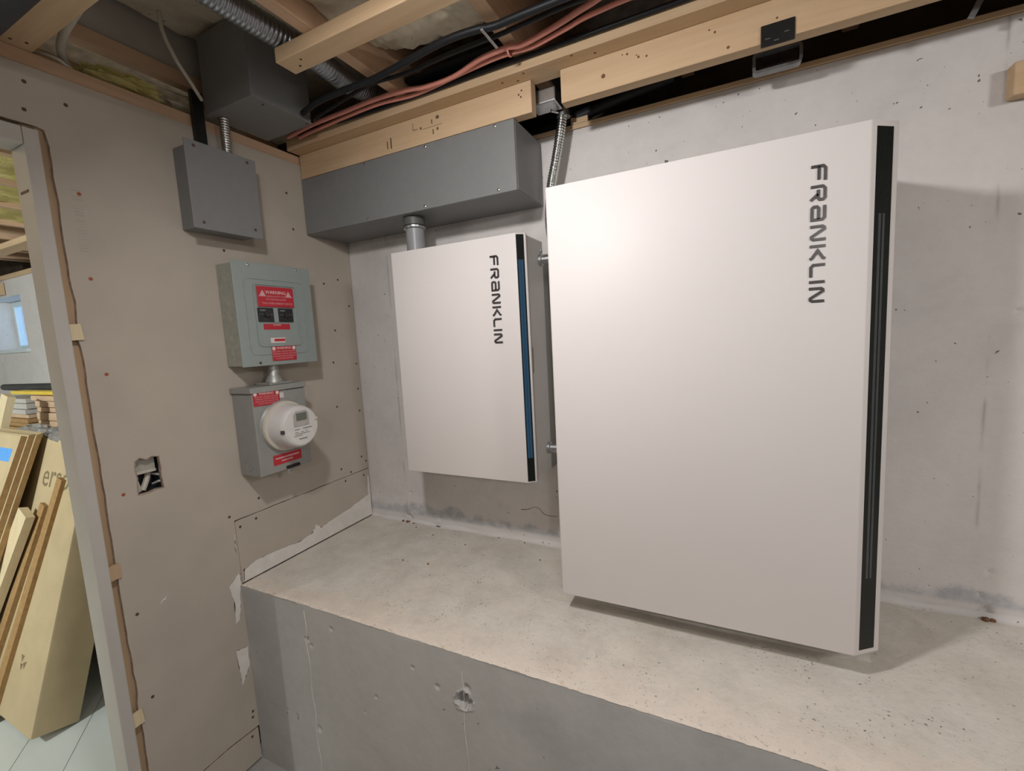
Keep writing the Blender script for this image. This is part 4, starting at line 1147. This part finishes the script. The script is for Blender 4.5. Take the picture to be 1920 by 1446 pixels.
# silver wrapped roll lying on top of that box
def crumple(c, s, seed): return blob(c, s, .28, seed, 4)
tag(part('plastic_bag', crumple((-1.22, -.63, .475), (.20, .055, .045), 3), MAT['silver_wrap'], None, True), 'crumpled silver plastic bag on top of the tall box', 'bag')
tag(part('plastic_bag', crumple((-1.62, -.62, .470), (.13, .05, .040), 8), MAT['silver_wrap'], None, True), 'second silver plastic bag further left, behind the leaning cartons', 'bag')
# stack of boards on the ledge
zt = .001
lays = [('tan_board', .045, -1.62), ('tan_board', .045, -1.64), ('tan_board', .045, -1.60), ('tan_board', .045, -1.66), ('tan_board', .045, -1.6), ('tan_board', .045, -1.63), ('tan_board', .045, -1.6), ('tan_board', .05, -1.62),
        ('tan_board', .05, -1.60), ('tan_board', .032, -1.66), ('tan_board', .034, -1.60), ('tan_board', .045, -1.64), ('tan_board', .028, -1.60), ('tan_board', .036, -1.62), ('tan_board', .030, -1.59)]
zt = .001
words = ['lowest', 'second lowest', 'third lowest', 'fourth lowest', 'fifth lowest', 'sixth lowest', 'seventh lowest', 'eighth lowest', 'ninth lowest', 'sixth from the top', 'fifth from the top', 'fourth from the top', 'third from the top', 'second from the top', 'topmost']
for i, (m, t, x1) in enumerate(lays):
    t *= 1.03
    tag(part('tan_panel', box((-1.995, -.51 + .02 * rnd.random(), zt), (x1, -.08, zt + t - .004), .002), MAT[m]), words[i] + ' tan panel of the right-hand stack on the far ledge', 'panel', 'tan panels stacked on the far ledge')
    zt += t
zr = zt
zt = .001
lg = [('cardboard_edge', .05)] * 9 + [('cardboard_edge', .028), ('cardboard_edge', .026), ('tan_board', .024), ('grey_board', .03), ('grey_board', .034), ('grey_board', .028)]
gw_words = words
for i, (m, t) in enumerate(lg):
    tag(part('flat_panel', box((-2.55, -.53 + .02 * rnd.random(), zt), (-2.02 - .03 * rnd.random(), -.08, zt + t - .003), .002), MAT[m]), gw_words[i] + (' grey' if m == 'grey_board' else ' brown') + ' flat panel of the left-hand stack on the far ledge', 'panel', 'flat panels stacked on the far ledge')
    zt += t
tag(part('spirit_level', box((-2.30, -.50, max(zr, zt) + .001), (-1.66, -.44, max(zr, zt) + .020), .002), MAT['yellow_board']), 'long yellow level lying on top of the board stack', 'level')
tag(part('black_pipe', tube([(-2.75, -.40, max(zr, zt) + .03), (-2.02, -.40, max(zr, zt) + .030), (-1.96, -.40, max(zr, zt) + .030)], lambda i: .020 if i == 0 else .027, 16), MAT['black_rubber'], None, True), 'black rubber-ended pole lying behind the yellow level', 'pole')
tag(part('plank', beam((-2.05, -.95, FZ + .02), (-1.80, -.645, .66), .09, .03, (1, 0, 0)), MAT['pale_wood']), 'tall pale plank standing against the board stack', 'plank')
